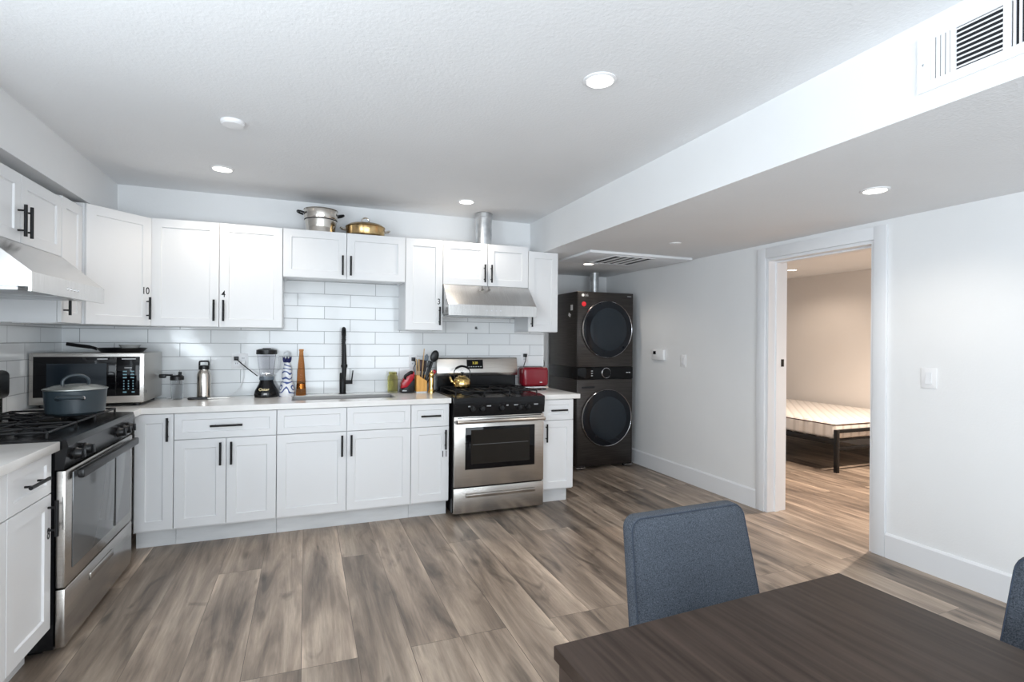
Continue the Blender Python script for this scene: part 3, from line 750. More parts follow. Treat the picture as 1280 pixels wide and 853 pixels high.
can('recessed ceiling light near the duct pipe over the back stove', .135, -.534, ZC, CAN_W * 3)
can('recessed light in the lowered ceiling in front of the doorway', 1.682, -2.726, ZD, CAN_W * 3, r=.066)
can('recessed light in the lowered ceiling before the washer alcove', 1.624, .126, ZD, CAN_W * 2, r=.066)
can('recessed light on the bedroom ceiling seen through the doorway', 5.0, .62, 2.34, CAN_W * 6, (1, .84, .70), spot=2.7)
can('added unseen light on the bedroom ceiling, hidden behind the door wall, evening out the room', 4.3, -1.6, 2.34, CAN_W * 75, (1, .84, .70), spot=2.7)  # extra lamp out of view, added to light the bedroom evenly
single('smoke_detector', MB().lathe([(0, 0), (.056, 0), (.056, -.012), (.048, -.020), (0, -.022)], n=36), M['white'], 'round white disc detector on the high ceiling', 'detector', (-1.403, -1.55, ZC - .0003))
single('sprinkler_cover', MB().lathe([(0, 0), (.045, 0), (.045, -.004), (.038, -.008), (0, -.009)], n=32), M['white'], 'flat white round cover on the lowered ceiling', 'ceiling cover', (1.70, -1.125, ZD - .0003))

# air register on the face of the beam
t = thing('air_register', 'white air supply register high on the beam face', 'air vent', (XB, -3.39, 2.215), -PI / 2)
# local x runs along world -y, local -y points to world -x
W, Hh = .56, .188
def slots_frame(mb, holes):
    xs = sorted({0, W} | {h[0] for h in holes} | {h[1] for h in holes})
    for a, b in zip(xs, xs[1:]):
        hole = [h for h in holes if h[0] <= a + 1e-6 and h[1] >= b - 1e-6]
        if hole: mb.box(a, b, -.008, -.001, 0, .032).box(a, b, -.008, -.001, .170, Hh)
        else: mb.box(a, b, -.008, -.001, 0, Hh)
holes = [(.042, .100), (.115, .240), (.26, .345), (.36, .485)]
mb = MB(); slots_frame(mb, holes); part('frame', mb, M['white'], t)
part('duct_opening', MB().box(.03, .50, -.0018, -.0006, .03, .172), M['dark'], t)
mb = MB()
for i in range(4): mb.box(.043 + i * .0145, .043 + i * .0145 + .0115, -.0065, -.002, .032, .170)
for h in holes[2:3]:
    for i in range(6): mb.box(h[0] + .004 + i * .0145, h[0] + .010 + i * .0145, -.0065, -.002, .032, .170)
for h in (holes[1], holes[3]):
    for i in range(9):
        z = .036 + i * .0155
        mb.prism([(-.0075, z), (-.0075, z + .005), (-.002, z + .0085), (-.002, z + .0035)], h[0], h[1], 'yz')
part('louvers', mb, M['white'], t)
part('screw', MB().lathe([(0, -.008), (.004, -.008), (.003, -.0095), (0, -.0097)], (.018, 0, .094), 12, 'y'), M['galv'], t)

# ceiling return panel
t = thing('return_air_panel', 'large white ceiling access panel with slotted grille before the alcove', 'air vent', (1.232, -.59, ZD - .022))
px, py = 1.092, .60
part('panel', MB().box(0, px, 0, py, 0, .0215, .002), M['trim'], t)
part('grille_opening', MB().box(.30, .705, .07, .50, -.0012, -.0003), M['dark'], t)
mb = MB()
for i in range(5):
    a = .30 + i * .081
    if i: mb.box(a - .018, a + .018, .07, .50, -.006, -.0014)
mb.box(.285, .30, .055, .515, -.006, -.0003).box(.705, .72, .055, .515, -.006, -.0003).box(.30, .705, .055, .07, -.006, -.0003).box(.30, .705, .50, .515, -.006, -.0003)
part('grille', mb, M['white'], t)

# hood duct pipe
t = thing('vent_pipe', 'galvanised vent pipe rising from the cabinet over the back hood', 'duct', (.392, -.20, ZT + .0005))
L_ = ZC - ZT - .001
part('pipe', MB().lathe([(0, 0), (.070, 0), (.070, L_), (0, L_)], n=36), M['galv'], t)
part('collar', MB().lathe([(.0705, L_ - .04), (.075, L_ - .038), (.075, L_ - .004), (.0705, L_ - .002), (.0705, L_ - .04)], n=36), M['galv'], t)

# ---------------------------------------------------------------- pans on the wall cabinets
def loop_handle(mb, c, ang, w, out, r=.006, rise=0):
    ca, sa = math.cos(ang), math.sin(ang); pts = []
    for u, v, h in ((-w, 0, 0), (-w * .95, out * .6, rise * .6), (-w * .5, out, rise), (w * .5, out, rise), (w * .95, out * .6, rise * .6), (w, 0, 0)):
        pts.append((c[0] + ca * v - sa * u, c[1] + sa * v + ca * u, c[2] + h))
    mb.tube(smooth_path(pts, 5), r, 8); return mb
t = thing('stock_pot', 'tall stainless stock pot with black handles on top of the wall cabinets', 'pot', (-.945, -.185, ZT + .0005))
part('pot_body', MB().lathe([(0, 0), (.106, 0), (.110, .004), (.110, .095), (.118, .105), (.124, .125), (.124, .178), (.129, .182), (.127, .186), (.120, .184), (.120, .11), (.105, .01), (0, .01)], n=48), M['stain'], t)
part('seam_band', MB().lathe([(.1105, .090), (.121, .104), (.1235, .108), (.1215, .1085), (.1105, .096), (.1105, .090)], n=48), M['dark'], t)
for a in (PI + .1, .1):
    mb = loop_handle(MB(), (.124 * math.cos(a), .124 * math.sin(a), .150), a, .035, .045, .0075, .012)
    part('handle', mb, M['blackpl'], t, 'black loop handle')
t = thing('saute_pan', 'shallow copper-coloured lidded pan beside the stock pot', 'pan', (-.607, -.19, ZT + .0005))
part('pan_body', MB().lathe([(0, 0), (.135, 0), (.148, .01), (.152, .07), (.155, .074), (.150, .076), (.145, .012), (0, .008)], n=48), M['copper'], t)
l_ = part('lid', MB().lathe([(.153, .0765), (.155, .08), (.13, .098), (.08, .108), (0, .112)], n=48), M['copper'], t)
mb = MB().tube(smooth_path([(-.03, 0, .110), (-.024, 0, .145), (0, 0, .158), (.024, 0, .145), (.03, 0, .110)], 6), .0055, 8)
part('lid_handle', mb, M['stain'], l_)
for a in (PI, 0): part('handle', loop_handle(MB(), (.151 * math.cos(a), .151 * math.sin(a), .05), a, .03, .04, .006, .012), M['stain'], t)

# ---------------------------------------------------------------- corner: microwave and what is on it
t = thing('microwave_oven', 'large stainless microwave in the counter corner', 'microwave', (-2.625, -.50, CT1))
W, H, Dp = .595, .343, .46
for x in (.05, W - .05):
    for y in (.06, Dp - .06): part('foot', MB().lathe([(0, .0003), (.02, .0003), (.02, .022), (0, .022)], (x, y, 0), 14), M['blackpl'], t)
part('case', MB().box(0, W, .022, Dp, .0225, H, .004), mat('microwave_case', (.42, .41, .39), .42, .75), t)
part('side_vent', MB().box(W + .0002, W + .0006, .05, .06, .08, .1), M['dark'], t)
part('door_frame', MB().box(0, W, 0, .0215, .0225, H, .003), M['steel'], t)
part('door_glass', MB().box(.022, .4436, -.0035, -.0003, .068, H - .022, .001), M['glassdark'], t, 'black glass door')
part('window', MB().box(.088, .395, -.005, -.0037, .085, H - .065), M['washglass2'], t)
kp = part('keypad', MB().box(.4446, W - .022, -.0035, -.0003, .068, H - .022, .001), M['glassdark'], t)
mb = MB()
for r_ in range(3):
    for c_ in range(2): mb.box(.482 + c_ * .04, .503 + c_ * .04, -.0042, -.0036, .222 - r_ * .02, .229 - r_ * .02)
for r_ in range(4):
    for c_ in range(3): mb.box(.484 + c_ * .025, .490 + c_ * .025, -.0042, -.0036, .16 - r_ * .017, .168 - r_ * .017)
mb.box(.482, .502, -.0042, -.0036, .088, .096).box(.530, .546, -.0042, -.0036, .088, .096)
part('key_legend', mb, M['legend'], kp)
mb = MB().box(.345, .40, -.0042, -.0036, H - .040, H - .034)
part('brand_print', mb, M['label'], t)
part('keypad_print', MB().box(.475, .55, -.0042, -.0036, H - .040, H - .034).box(.49, .53, -.0042, -.0036, .247, .251), M['label'], kp)
MZ = CT1 + H + .0005
# skillet
t = thing('skillet', 'black skillet lying on the microwave, handle to the left', 'pan', (-2.21, -.27, MZ))
part('pan', MB().lathe([(0, 0), (.115, 0), (.14, .028), (.143, .030), (.139, .031), (.114, .004), (0, .004)], n=40), M['blackpl'], t)
hp = MB().tube(smooth_path([(-.138, -.01, .022), (-.17, -.012, .034), (-.24, -.018, .046), (-.30, -.022, .056)], 5), [.010] * 6 + [.012] * 10, 8)
part('handle', hp, M['blackpl'], t)
single('glass_bowl', MB().lathe([(0, .001), (.03, .001), (.035, .006), (.062, .045), (.066, .048), (.060, .045), (.033, .010), (0, .008)], n=20), M['bowlglass'], 'small cut-glass bowl standing in the black skillet', 'bowl', (-2.165, -.275, MZ + .0045), angle=15)

# slate blue pot on the left stove
t = thing('stew_pot', 'slate-blue stew pot with steel lid on the left stove', 'pot', (-2.185, -1.12, .9525))
part('pot_body', MB().lathe([(0, 0), (.112, 0), (.126, .012), (.133, .125), (.136, .128), (.131, .129), (.122, .015), (0, .008)], n=48), M['potblue'], t)
l_ = part('lid', MB().lathe([(.128, .1285), (.138, .1295), (.137, .134), (.09, .150), (.03, .157), (0, .158)], n=48), M['potrim'], t, 'domed steel lid')
mb = MB().tube(smooth_path([(-.047, -.03, .148), (-.045, -.028, .178), (-.02, -.012, .200), (.02, .012, .200), (.045, .028, .178), (.047, .03, .148)], 6), .008, 8)
part('lid_handle', mb, M['potblue'], l_)
for a in (-PI / 2 + .15, PI / 2 + .15):
    c = (.131 * math.cos(a), .131 * math.sin(a), .092)
    h_ = part('handle', loop_handle(MB(), c, a, .05, .045, .0085, .006), M['potblue'], t)
    mb = MB()
    for s in (-.05, .05):
        q = (c[0] - math.sin(a) * s, c[1] + math.cos(a) * s, c[2]); mb.ball(q, .013)
    part('bracket', mb, M['chrome'], h_, 'polished metal bracket')

# ---------------------------------------------------------------- things along the back counter
t = thing('shaker_cup', 'clear shaker cup with black flip lid, right of the microwave', 'cup', (-1.91, -.16, CT1 + .0003))
part('cup', MB().lathe([(0, 0), (.030, 0), (.033, .004), (.039, .135), (.037, .135), (.031, .008), (0, .006)], n=32), M['cup'], t)
l_ = part('lid', MB().lathe([(0, .137), (.0, .160), (.030, .160), (.041, .152), (.0415, .128), (.0395, .128), (.0395, .1365), (0, .137)], n=32).cyl((.018, -.01, .157), (.02, -.012, .182), .010), M['blackpl'], t)
part('flip_cap', MB().tube([(-.025, 0, .160), (-.07, 0, .162)], .006, 8).box(-.105, -.065, -.016, .016, .142, .168, .006), M['blackpl'], l_)
grow(t, 1.05, 1.1)
t = thing('water_bottle', 'brushed steel water bottle with black loop cap', 'bottle', (-1.745, -.13, CT1 + .0003))
part('bottle_body', MB().lathe([(0, 0), (.042, 0), (.0455, .004), (.0455, .165), (.040, .182), (.033, .192), (.033, .197), (0, .197)], n=40), M['stain'], t)
l_ = part('cap', MB().lathe([(0, .1975), (.036, .1975), (.036, .222), (.030, .226), (0, .226)], n=32), M['blackpl'], t)
part('carry_loop', MB().tube(smooth_path([(-.030, 0, .218), (-.030, 0, .245), (-.022, 0, .253), (.022, 0, .253), (.030, 0, .245), (.030, 0, .218)], 5), .006, 8), M['blackpl'], l_)
grow(t, 1.0, 1.08)
t = thing('kitchen_knife', 'black-handled knife lying on the counter before the steel bottle', 'knife', (-1.70, -.20, CT1 + .0003), .05)
part('handle', MB().box(-.135, -.005, -.013, .013, 0, .017, .006), M['blackpl'], t)
part('blade', MB().prism([(-.01, -.014), (.13, -.010), (.165, .004), (.13, .012), (-.01, .012)], .006, .009, 'xy'), M['stain'], t)
single('charging_cable', MB().tube(smooth_path([(-1.500, -.045, 1.155), (-1.498, -.05, 1.12), (-1.495, -.05, 1.05), (-1.53, -.05, .96), (-1.60, -.05, .922), (-1.68, -.045, .918), (-1.80, -.04, .918), (-1.95, -.05, .918), (-1.995, -.06, .918)], 8), .0028, 7), M['white'], 'thin white charging cable drooping from the outlet to the counter', 'cable')

def outlet(label, x, z, wd=.115, plugs=()):
    t = thing('wall_outlet', label, 'outlet', (x, -.0065, z))
    part('cover_plate', MB().box(-wd / 2, wd / 2, -.006, 0, -.058, .058, .002), M['white'], t)
    mb = MB(); n = 2 if wd > .1 else 1
    for i in range(n):
        cx_ = (i - (n - 1) / 2) * .046
        for dz in (-.02, .02): mb.box(cx_ - .015, cx_ + .015, -.0072, -.0062, dz - .014, dz + .014)
    part('socket_face', mb, M['trim'], t)
    mb = MB()
    for i in range(n):
        cx_ = (i - (n - 1) / 2) * .046
        for dz in (-.02, .02): mb.box(cx_ - .007, cx_ - .004, -.0076, -.0073, dz - .004, dz + .006).box(cx_ + .004, cx_ + .007, -.0076, -.0073, dz - .004, dz + .006)
    part('slots', mb, M['dark'], t)
outlet('white double outlet plate left of the blender', -1.522, 1.185)
outlet('white outlet plate behind the red and black appliance', -.181, 1.172, .072)
outlet('white outlet plate on the tile above the red toaster', .866, 1.205, .072)
single('charger_plug', MB().box(-.017, .017, -.028, 0, -.022, .022, .004), M['white'], 'white charger block in the double outlet', 'plug', (-1.500, -.0145, 1.165))
def plug(label, x, z, path, r=.004):
    mb = MB().box(x - .016, x + .016, -.042, -.0145, z - .015, z + .015, .004)
    mb.tube(smooth_path(path, 8), r, 7)
    single('power_cord', mb, M['blackpl'], label, 'cord')
plug('black plug and cord running from the double outlet to the blender', -1.545, 1.205, [(-1.545, -.04, 1.20), (-1.53, -.06, 1.19), (-1.48, -.08, 1.145), (-1.425, -.095, 1.10), (-1.392, -.105, 1.072)])
plug('black plug and cord behind the red and black appliance', -.181, 1.192, [(-.181, -.04, 1.188), (-.165, -.055, 1.16), (-.18, -.05, 1.12), (-.175, -.05, 1.08)])
plug('black plug and cord going down behind the red toaster', .866, 1.222, [(.866, -.04, 1.215), (.862, -.05, 1.18), (.845, -.045, 1.11), (.85, -.04, 1.0), (.87, -.045, .93)])
single('wall_hook', MB().lathe([(0, 0), (.012, 0), (.012, -.004), (0, -.006)], axis='y', n=20).tube([(0, -.004, 0), (0, -.016, -.012), (0, -.022, -.004)], .003, 7), M['cup'], 'small clear hook stuck on the tile under the back range hood', 'hook', (.391, -.0062, 1.473))

# blender
t = thing('blender', 'black blender with clear jar between the outlet and ceramic bottle', 'blender', (-1.325, -.15, CT1 + .0003))
mb = MB(); 
rings = [(0, .088), (.02, .092), (.05, .086), (.105, .056), (.13, .050)]
mb.lathe([(0, 0)] + [(r, z) for z, r in rings] + [(0, .13)], n=8, sq=(1, .9)).xform(Matrix.Rotation(PI / 8, 4, 'Z'))
bmesh.ops.bevel(mb.bm, geom=[e for e in mb.bm.edges if abs(e.verts[0].co.z - e.verts[1].co.z) > .005], offset=.014, segments=3, affect='EDGES', profile=.5)
b_ = part('motor_base', mb, M['enamel'], t, angle=40)
part('jar_collar', MB().lathe([(0, .1305), (.050, .1305), (.052, .140), (.049, .158), (0, .158)], n=32), M['greypl'], t)
text('brand_print', 'Oster', .030, M['golden_print'], b_, (-.012, -.0775, .062), (PI / 2 - .52, 0, 0), depth=.0006, bold=.0006)
part('speed_button', MB().box(-.014, .010, -.089, -.081, .022, .034, .002), M['label'], b_)
j_ = part('jar', MB().lathe([(0, .1585), (.046, .1585), (.050, .162), (.055, .20), (.066, .285), (.070, .325), (.067, .325), (.063, .285), (.052, .20), (.046, .166), (0, .163)], n=8).xform(Matrix.Rotation(PI / 8, 4, 'Z')), M['jar'], t, angle=20)
part('jar_handle', MB().tube(smooth_path([(.064, 0, .305), (.088, 0, .300), (.090, 0, .26), (.078, 0, .20), (.056, 0, .195)], 6), .007, 8), M['jar'], j_)
part('jar_blades', MB().cyl((0, 0, .164), (0, 0, .18), .008).box(-.028, .028, -.004, .004, .178, .181).box(-.004, .004, -.028, .028, .182, .185), M['stain'], j_)
part('jar_lid', MB().lathe([(0, .3255), (.073, .3255), (.074, .33), (.072, .358), (.05, .366), (.03, .366), (.028, .372), (0, .372)], n=32), M['blackpl'], j_)

# ceramic bottle
t = thing('ceramic_bottle', 'white ceramic bottle with blue painted swirls and a navy collar', 'bottle', (-1.182, -.13, CT1 + .0003))
part('bottle_body', MB().lathe([(0, 0), (.048, 0), (.050, .006), (.048, .05), (.040, .085), (.030, .102), (.0285, .108), (.032, .120), (.031, .15), (.025, .19), (.0165, .215), (.0165, .225), (0, .225)], n=40), M['ceramic'], t)
mb = MB()
for i in range(8):
    a = i * PI / 4
    mb.tube([(.015 * math.cos(a), .015 * math.sin(a), .226), (.021 * math.cos(a), .021 * math.sin(a), .244), (.026 * math.cos(a), .026 * math.sin(a), .262)], [.009, .007, .0015], 6)
part('collar', mb, M['navy'], t, 'navy crown-shaped collar')
part('stopper', MB().lathe([(0, .2255), (.014, .2255), (.014, .255), (.020, .262), (.021, .285), (.014, .296), (0, .298)], n=24), M['cup'], t)
grow(t, 1.17)
# amber bottle
t = thing('amber_bottle', 'tall slender amber glass bottle beside the sink', 'bottle', (-1.080, -.10, CT1 + .0003))
part('bottle_body', MB().lathe([(0, 0), (.035, 0), (.038, .004), (.037, .03), (.024, .20), (.0165, .255), (.015, .285), (.0175, .287), (.0175, .298), (0, .298)], n=36), M['amber'], t)
part('label_print', MB().lathe([(.0352, .045), (.0330, .075), (.0334, .075), (.0356, .045), (.0352, .045)], n=36), M['copper'], t)
grow(t, 1.0, 1.22)
# olive jar
t = thing('glass_jar', 'olive-tinted glass jar right of the sink', 'jar', (-.365, -.085, CT1 + .0003))
part('jar_body', MB().lathe([(0, 0), (.036, 0), (.040, .008), (.041, .10), (.039, .118), (.031, .130), (.030, .150), (.0315, .152), (.028, .152), (.028, .13), (.036, .115), (.038, .10), (.037, .012), (0, .008)], n=36), M['olive'], t)
part('screw_thread', MB().tube([(.031 * math.cos(a * .3), .031 * math.sin(a * .3), .136 + a * .00018) for a in range(44)], .0016, 6), M['olive'], t)

grow(t, 1.08, 1.15)
# red and black appliance
t = thing('steam_iron', 'red and black iron-shaped appliance between jar and utensil block', 'appliance', (-.305, -.10, CT1 + .0003))
part('base', MB().prism([(.003, 0), (.108, 0), (.112, .02), (.110, .10), (.094, .075), (.052, .035), (0, .028)], -.06, .045, 'xz', .006), M['blackpl'], t)
part('shell', MB().prism([(-.004, .0285), (.052, .036), (.094, .077), (.111, .105), (.114, .135), (.104, .150), (.078, .145), (.042, .118), (.010, .078)], -.058, .043, 'xz', .012), M['red'], t, 'glossy red shell')
part('grip', MB().tube(smooth_path([(.035, -.05, .098), (.03, -.066, .115), (.055, -.072, .13), (.083, -.07, .142), (.090, -.05, .135)], 5), .011, 8), M['blackpl'], t)
part('trim_badge', MB().box(.01, .045, -.0625, -.0605, .012, .018), M['label'], t)

grow(t, 1.0, 1.22)
# utensil block
t = thing('utensil_block', 'orange bamboo utensil block with a slanted top', 'utensil holder', (-.140, -.15, CT1 + .0003))
mb = MB()
w2, d2 = .044, .04
mb.prism([(-w2, .012), (w2, .012), (w2, .100), (.012, .120), (-.03, .148), (-w2, .148)], -d2, -d2 + .010, 'xz')
mb.prism([(-w2, .012), (w2, .012), (w2, .148), (-w2, .148)], d2 - .010, d2, 'xz')
mb.box(-w2, -w2 + .008, -d2 + .01, d2 - .01, .012, .148).box(w2 - .008, w2, -d2 + .01, d2 - .01, .012, .060).box(-w2 + .008, w2 - .008, -d2 + .01, d2 - .01, .012, .02)
part('holder', mb, M['bamboo'], t)
part('foot', MB().box(-w2, w2, -d2, d2, 0, .0115), M['toe'], t, 'grey foot strip')
UX, UY, UZ = -.140, -.15, CT1 + .021
def utensil(name, label, cat, base, tip, r, m, head=None, hm=None, hr=.0):
    b = Vector(base); v = Vector(tip) - b
    t = thing(name, label, cat, (UX + base[0], UY + base[1], UZ + base[2]), 0, 'utensils in the bamboo block')
    part('handle' if head else 'shaft', MB().tube([(0, 0, 0), v * .5, v], [r * .8, r, r * .9], 8), m, t)
    if head:
        q = v.normalized(); yv = Vector((0, 1, 0)); yv = (yv - q * yv.dot(q)).normalized(); rot = Matrix((yv.cross(q), yv, q)).transposed().to_4x4()
        mb = MB()
        if head == 'spoon': mb.ball((0, 0, 0), 1, hr, .010, hr * 1.45, 16)
        elif head == 'blade': mb.prism([(-hr, 0), (hr, 0), (hr * .9, hr * 2.2), (0, hr * 3.6), (-hr, hr * 2.4)], -.0025, .0025, 'xz', .001)
        else: mb.box(-hr, hr, -.004, .004, 0, hr * 2.6, .003)
        mb.xform(Matrix.Translation(v + q * (hr * 1.2 if head == 'spoon' else -.003)) @ rot)
        part('head', mb, hm or m, t)
utensil('chopstick', 'pale wooden stick at the left edge of the utensil block', 'utensil', (-.026, -.008, 0), (-.042, -.008, .262), .005, M['woodlt'])
utensil('wooden_spoon', 'short pale wooden stick second from left in the block', 'utensil', (-.014, -.006, 0), (-.019, -.006, .262), .006, M['woodlt'])
utensil('wooden_skewer', 'tallest pale wooden stick leaning right in the block', 'utensil', (-.002, -.020, 0), (.022, -.024, .350), .0045, M['woodlt'])
utensil('kitchen_spatula', 'dark red-brown flat turner in the middle of the block', 'utensil', (-.006, .013, 0), (.008, .017, .16), .008, M['wooddk'], 'flat', M['wooddk'], .038)
utensil('steel_spatula', 'blue-grey pointed spatula standing behind the dark turner', 'utensil', (.004, .004, 0), (.045, .006, .25), .007, M['blackpl'], 'blade', M['greypl'], .017)
utensil('serving_spoon', 'black serving spoon with the big round head', 'utensil', (.017, -.008, 0), (.100, -.012, .245), .008, M['blackpl'], 'spoon', M['blackpl'], .036)
utensil('red_spatula', 'red spatula leaning to the right over the stove edge', 'utensil', (.020, -.021, .02), (.094, -.030, .135), .007, M['blackpl'], 'flat', M['red'], .016)
utensil('black_ladle', 'black handled utensil low behind the serving spoon', 'utensil', (.022, .018, 0), (.072, .018, .19), .010, M['blackpl'], 'flat', M['blackpl'], .022)
# brass mill
t = thing('pepper_mill', 'tall brass pepper mill between utensil block and stove', 'mill', (-.062, -.205, CT1 + .0003))
part('mill_body', MB().lathe([(0, 0), (.026, 0), (.027, .012), (.021, .024), (.0195, .05), (.021, .10), (.019, .128), (.023, .134), (.023, .142), (0, .142)], n=32), M['gold'], t)
part('mill_head', MB().lathe([(0, .1425), (.021, .1425), (.023, .158), (.018, .172), (.010, .178), (.010, .186), (0, .188)], n=32), M['gold'], t)
single('glass_bottle', MB().lathe([(0, 0), (.017, 0), (.018, .004), (.018, .10), (.010, .13), (.009, .155), (0, .155)], n=24), M['greypl'], 'slim dark grey bottle behind the brass pepper mill', 'bottle', (-.030, -.075, CT1 + .0003))

# kettle
t = thing('tea_kettle', 'small brass tea kettle with black handle on the back stove', 'kettle', (.185, -.275, .9585))
part('kettle_body', MB().lathe([(0, 0), (.055, 0), (.064, .008), (.068, .03), (.062, .062), (.045, .080), (.030, .084), (0, .084)], n=40), M['gold'], t)
l_ = part('lid', MB().lathe([(0, .0845), (.032, .0845), (.028, .092), (.008, .097), (0, .097)], n=28), M['gold'], t)
part('lid_knob', MB().lathe([(0, .0972), (.006, .0972), (.013, .108), (.012, .118), (0, .121)], n=20), M['blackpl'], l_)
part('spout', MB().tube(smooth_path([(-.052, -.008, .028), (-.080, -.012, .045), (-.100, -.015, .085)], 6), [.015] * 4 + [.012] * 4 + [.008] * 5, 10), M['gold'], t)
h_ = part('handle', MB().tube(smooth_path([(-.056, 0, .068), (-.064, 0, .115), (-.045, 0, .150), (0, 0, .164), (.045, 0, .150), (.064, 0, .115), (.056, 0, .068)], 6), .0035, 8), M['blackpl'], t)
part('grip', MB().tube(smooth_path([(-.052, 0, .145), (-.03, 0, .158), (0, 0, .1645), (.03, 0, .158), (.052, 0, .145)], 5), .0085, 8), M['blackpl'], h_)

grow(t, 1.1)
# toaster
t = thing('toaster', 'dark red toaster on the short counter by the washer', 'toaster', (.775, -.205, CT1 + .0003), -.04)
W, Dp, H = .25, .16, .205
for x in (.02, W - .05):
    for y in (.01, Dp - .04): part('foot', MB().box(x, x + .03, y, y + .03, 0, .0115, .002), M['blackpl'], t)
part('base_strip', MB().box(.004, W - .004, .003, Dp - .003, .012, .03, .003), M['chrome'], t, 'chrome base strip')
mb = MB().box(0, W, 0, Dp, .0305, H, .028, 4)
part('shell', mb, M['toaster'], t)
part('bread_slot', MB().box(.035, W - .035, .04, .06, H - .002, H + .001).box(.035, W - .035, .10, .12, H - .002, H + .001), M['dark'], t)
part('lever', MB().box(W + .0003, W + .016, .06, .10, .10, .115, .003), M['chrome'], t)
part('badge', MB().box(.16, .185, -.0012, -.0003, .065, .071), M['chrome'], t)

# ---------------------------------------------------------------- right wall fittings
t = thing('thermostat', 'white thermostat on the wall near the washer', 'thermostat', (XR - .0003, .09, 1.17), -PI / 2)
part('housing', MB().box(0, .195, -.030, 0, 0, .105, .006), M['white'], t)
part('screen', MB().box(.03, .075, -.0315, -.0303, .058, .092), M['glassdark'], t, 'small dark screen')
def switch(label, y, z, wd=.076):
    t = thing('light_switch', label, 'switch', (XR - .0003, y, z), -PI / 2)
    part('cover_plate', MB().box(-wd / 2, wd / 2, -.006, 0, -.06, .06, .002), M['white'], t)
    part('rocker', MB().prism([(-.0063, -.034), (-.0115, -.034), (-.0075, .034), (-.0063, .034)], -.017, .017, 'yz'), M['trim'], t)
switch('white light switch left of the doorway by the thermostat', -.385, 1.172)
switch('white light switch on the wall right of the doorway', -2.568, 1.154, .084)

# ---------------------------------------------------------------- bed in the next room
t = thing('bed_frame', 'black metal bed frame in the room behind the doorway', 'bed', (4.12, -.70, 0))
BW, BL = 1.66, 2.06
for x, y, h in ((0, 0, .45), (BW - .04, 0, .45), (0, BL - .04, .34), (BW - .04, BL - .04, .34)):
    part('leg', MB().box(x, x + .04, y, y + .04, 0, h, .003), M['black'], t)
part('footboard', MB().box(.0405, BW - .0405, .005, .035, .415, .45, .003).box(.0405, BW - .0405, .005, .035, .235, .265, .003), M['black'], t)
part('side_rail', MB().box(.005, .035, .0405, BL - .0405, .29, .345, .003), M['black'], t)
part('side_rail', MB().box(BW - .035, BW - .005, .0405, BL - .0405, .29, .345, .003), M['black'], t)
mb = MB()
for i in range(12): mb.box(.0355, BW - .0355, .12 + i * .16, .17 + i * .16, .305, .325)
part('slats', mb, M['black'], t)
t = thing('mattress', 'bare white quilted mattress on the black bed frame', 'mattress', (4.145, -.655, .3455))
part('mattress_core', MB().box(0, 1.60, 0, 1.96, 0, .172, .035, 4), M['mattress'], t)
mb = MB()
r_ = .04; q = []
for cx_, cy_, a0 in ((1.60 - r_, 1.96 - r_, 0), (r_, 1.96 - r_, PI / 2), (r_, r_, PI), (1.60 - r_, r_, 1.5 * PI)):
    q += arc((cx_, cy_, .150), r_ + .001, a0, a0 + PI / 2, 5, 'xy')
mb.tube(q, .006, 6, closed=True)
part('piping', mb, M['wooddk'], t, 'dark piping round the upper edge')

# ---------------------------------------------------------------- dining table and chairs
ta = .042
t = thing('dining_table', 'dark espresso wooden dining table in the right foreground', 'table', (.268, -3.595, 0), ta)
TW, TL = .853, 1.45
part('tabletop', MB().box(-TW, 0, -TL, 0, .722, .75, .003), M['table'], t)
mb = MB().box(-TW + .07, -.07, -.045, -.02, .635, .7215).box(-TW + .07, -.07, -TL + .02, -TL + .045, .635, .7215)
mb.box(-TW + .02, -TW + .045, -TL + .07, -.07, .635, .7215).box(-.045, -.02, -TL + .07, -.07, .635, .7215)
part('apron', mb, M['table'], t)
for x in (-TW + .008, -.073):
    for y in (-.073, -TL + .008): part('leg', MB().box(x, x + .065, y, y + .065, 0, .7215, .003), M['table'], t)

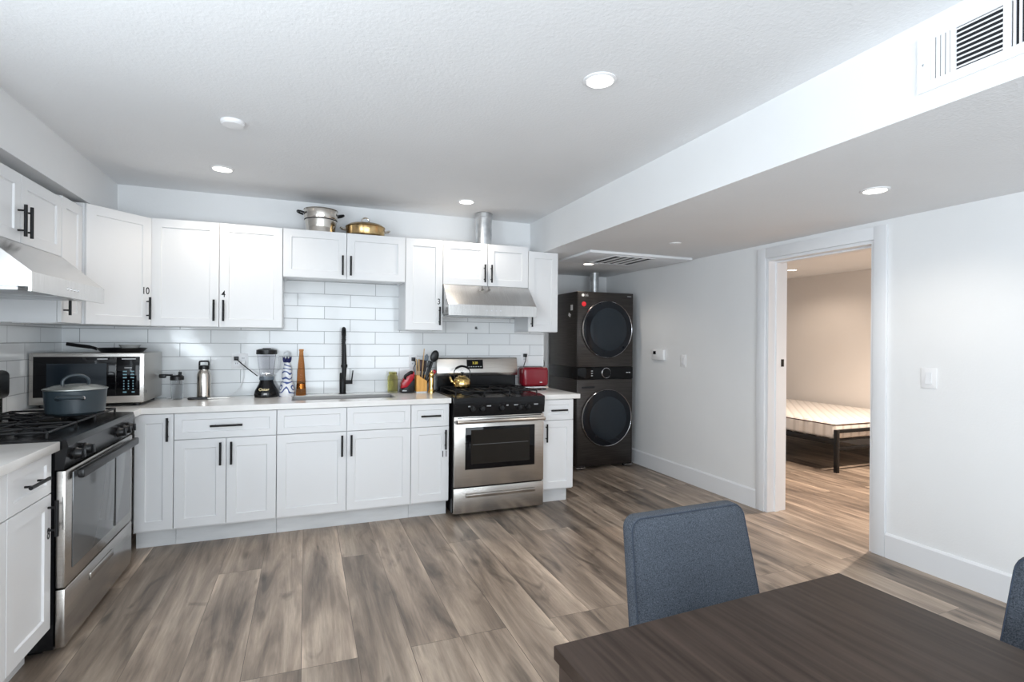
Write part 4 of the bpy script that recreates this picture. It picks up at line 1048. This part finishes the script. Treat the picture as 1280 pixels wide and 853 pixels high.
def chair(label, loc, rz, hwb=.226, ztop=.845):
    """seat faces local -y, backrest at the local +y side"""
    t = thing('dining_chair', label, 'chair', (loc[0], loc[1], 0), rz, 'blue-grey upholstered dining chairs')
    mb = MB()
    th = .052
    # backrest as a rounded, slightly reclined and tapering slab
    zb, zt = .43, ztop
    def outline(off):
        pts = []
        hw0, hw1, rr = hwb - off, hwb - .019 - off, .045 - off * .5
        H = zt - off
        pts += [(-hw0, zb + off), (hw0, zb + off)]
        for i in range(7):
            a = i / 6 * PI / 2; pts.append((hw1 - rr + rr * math.cos(a), H - rr + rr * math.sin(a)))
        for i in range(7):
            a = PI / 2 + i / 6 * PI / 2; pts.append((-hw1 + rr + rr * math.cos(a), H - rr + rr * math.sin(a)))
        return pts
    def yy(z): return (z - zb) * .21
    layers = [(0.006, -th / 2), (0.0015, -th / 2 + .003), (0, -th / 2 + .008), (0, th / 2 - .014), (.002, th / 2 - .006), (.010, th / 2)]
    rings = []
    for off, y in layers:
        rings.append([mb.bm.verts.new((p[0], y + yy(p[1]), p[1])) for p in outline(off)])
    n = len(rings[0])
    for A, Bq in zip(rings, rings[1:]):
        for j in range(n): mb.bm.faces.new((A[j], A[(j + 1) % n], Bq[(j + 1) % n], Bq[j]))
    mb.bm.faces.new(rings[0]); mb.bm.faces.new(list(reversed(rings[-1])))
    b = part('backrest', mb, M['fabric'], t, angle=50)
    pts = [(p[0], -th / 2 - .0005 + yy(p[1]), p[1]) for p in outline(.0045)]
    part('seam', MB().tube(pts, .0022, 5, closed=True), mat('seam_thread', (.03, .04, .06), .9), b)
    part('seat', MB().box(-.225, .225, -.40, -.036, .405, .485, .022, 3), M['fabric'], t)
    for x in (-.2, .165):
        for y, k in ((-.38, 0), (-.01, .06)):
            part('leg', MB().tube([(x + .0175, y + k, 0), (x + .0175, y, .4045 if k == 0 else .4285)], [.012, .018], 10), M['table'], t)
    return t
chair('blue-grey fabric chair at the far end of the table, facing the camera', (.166, -3.185), .03, .262, .788)
chair('blue-grey fabric chair at the right frame edge, beside the table', (.535, -4.02), -PI / 2)
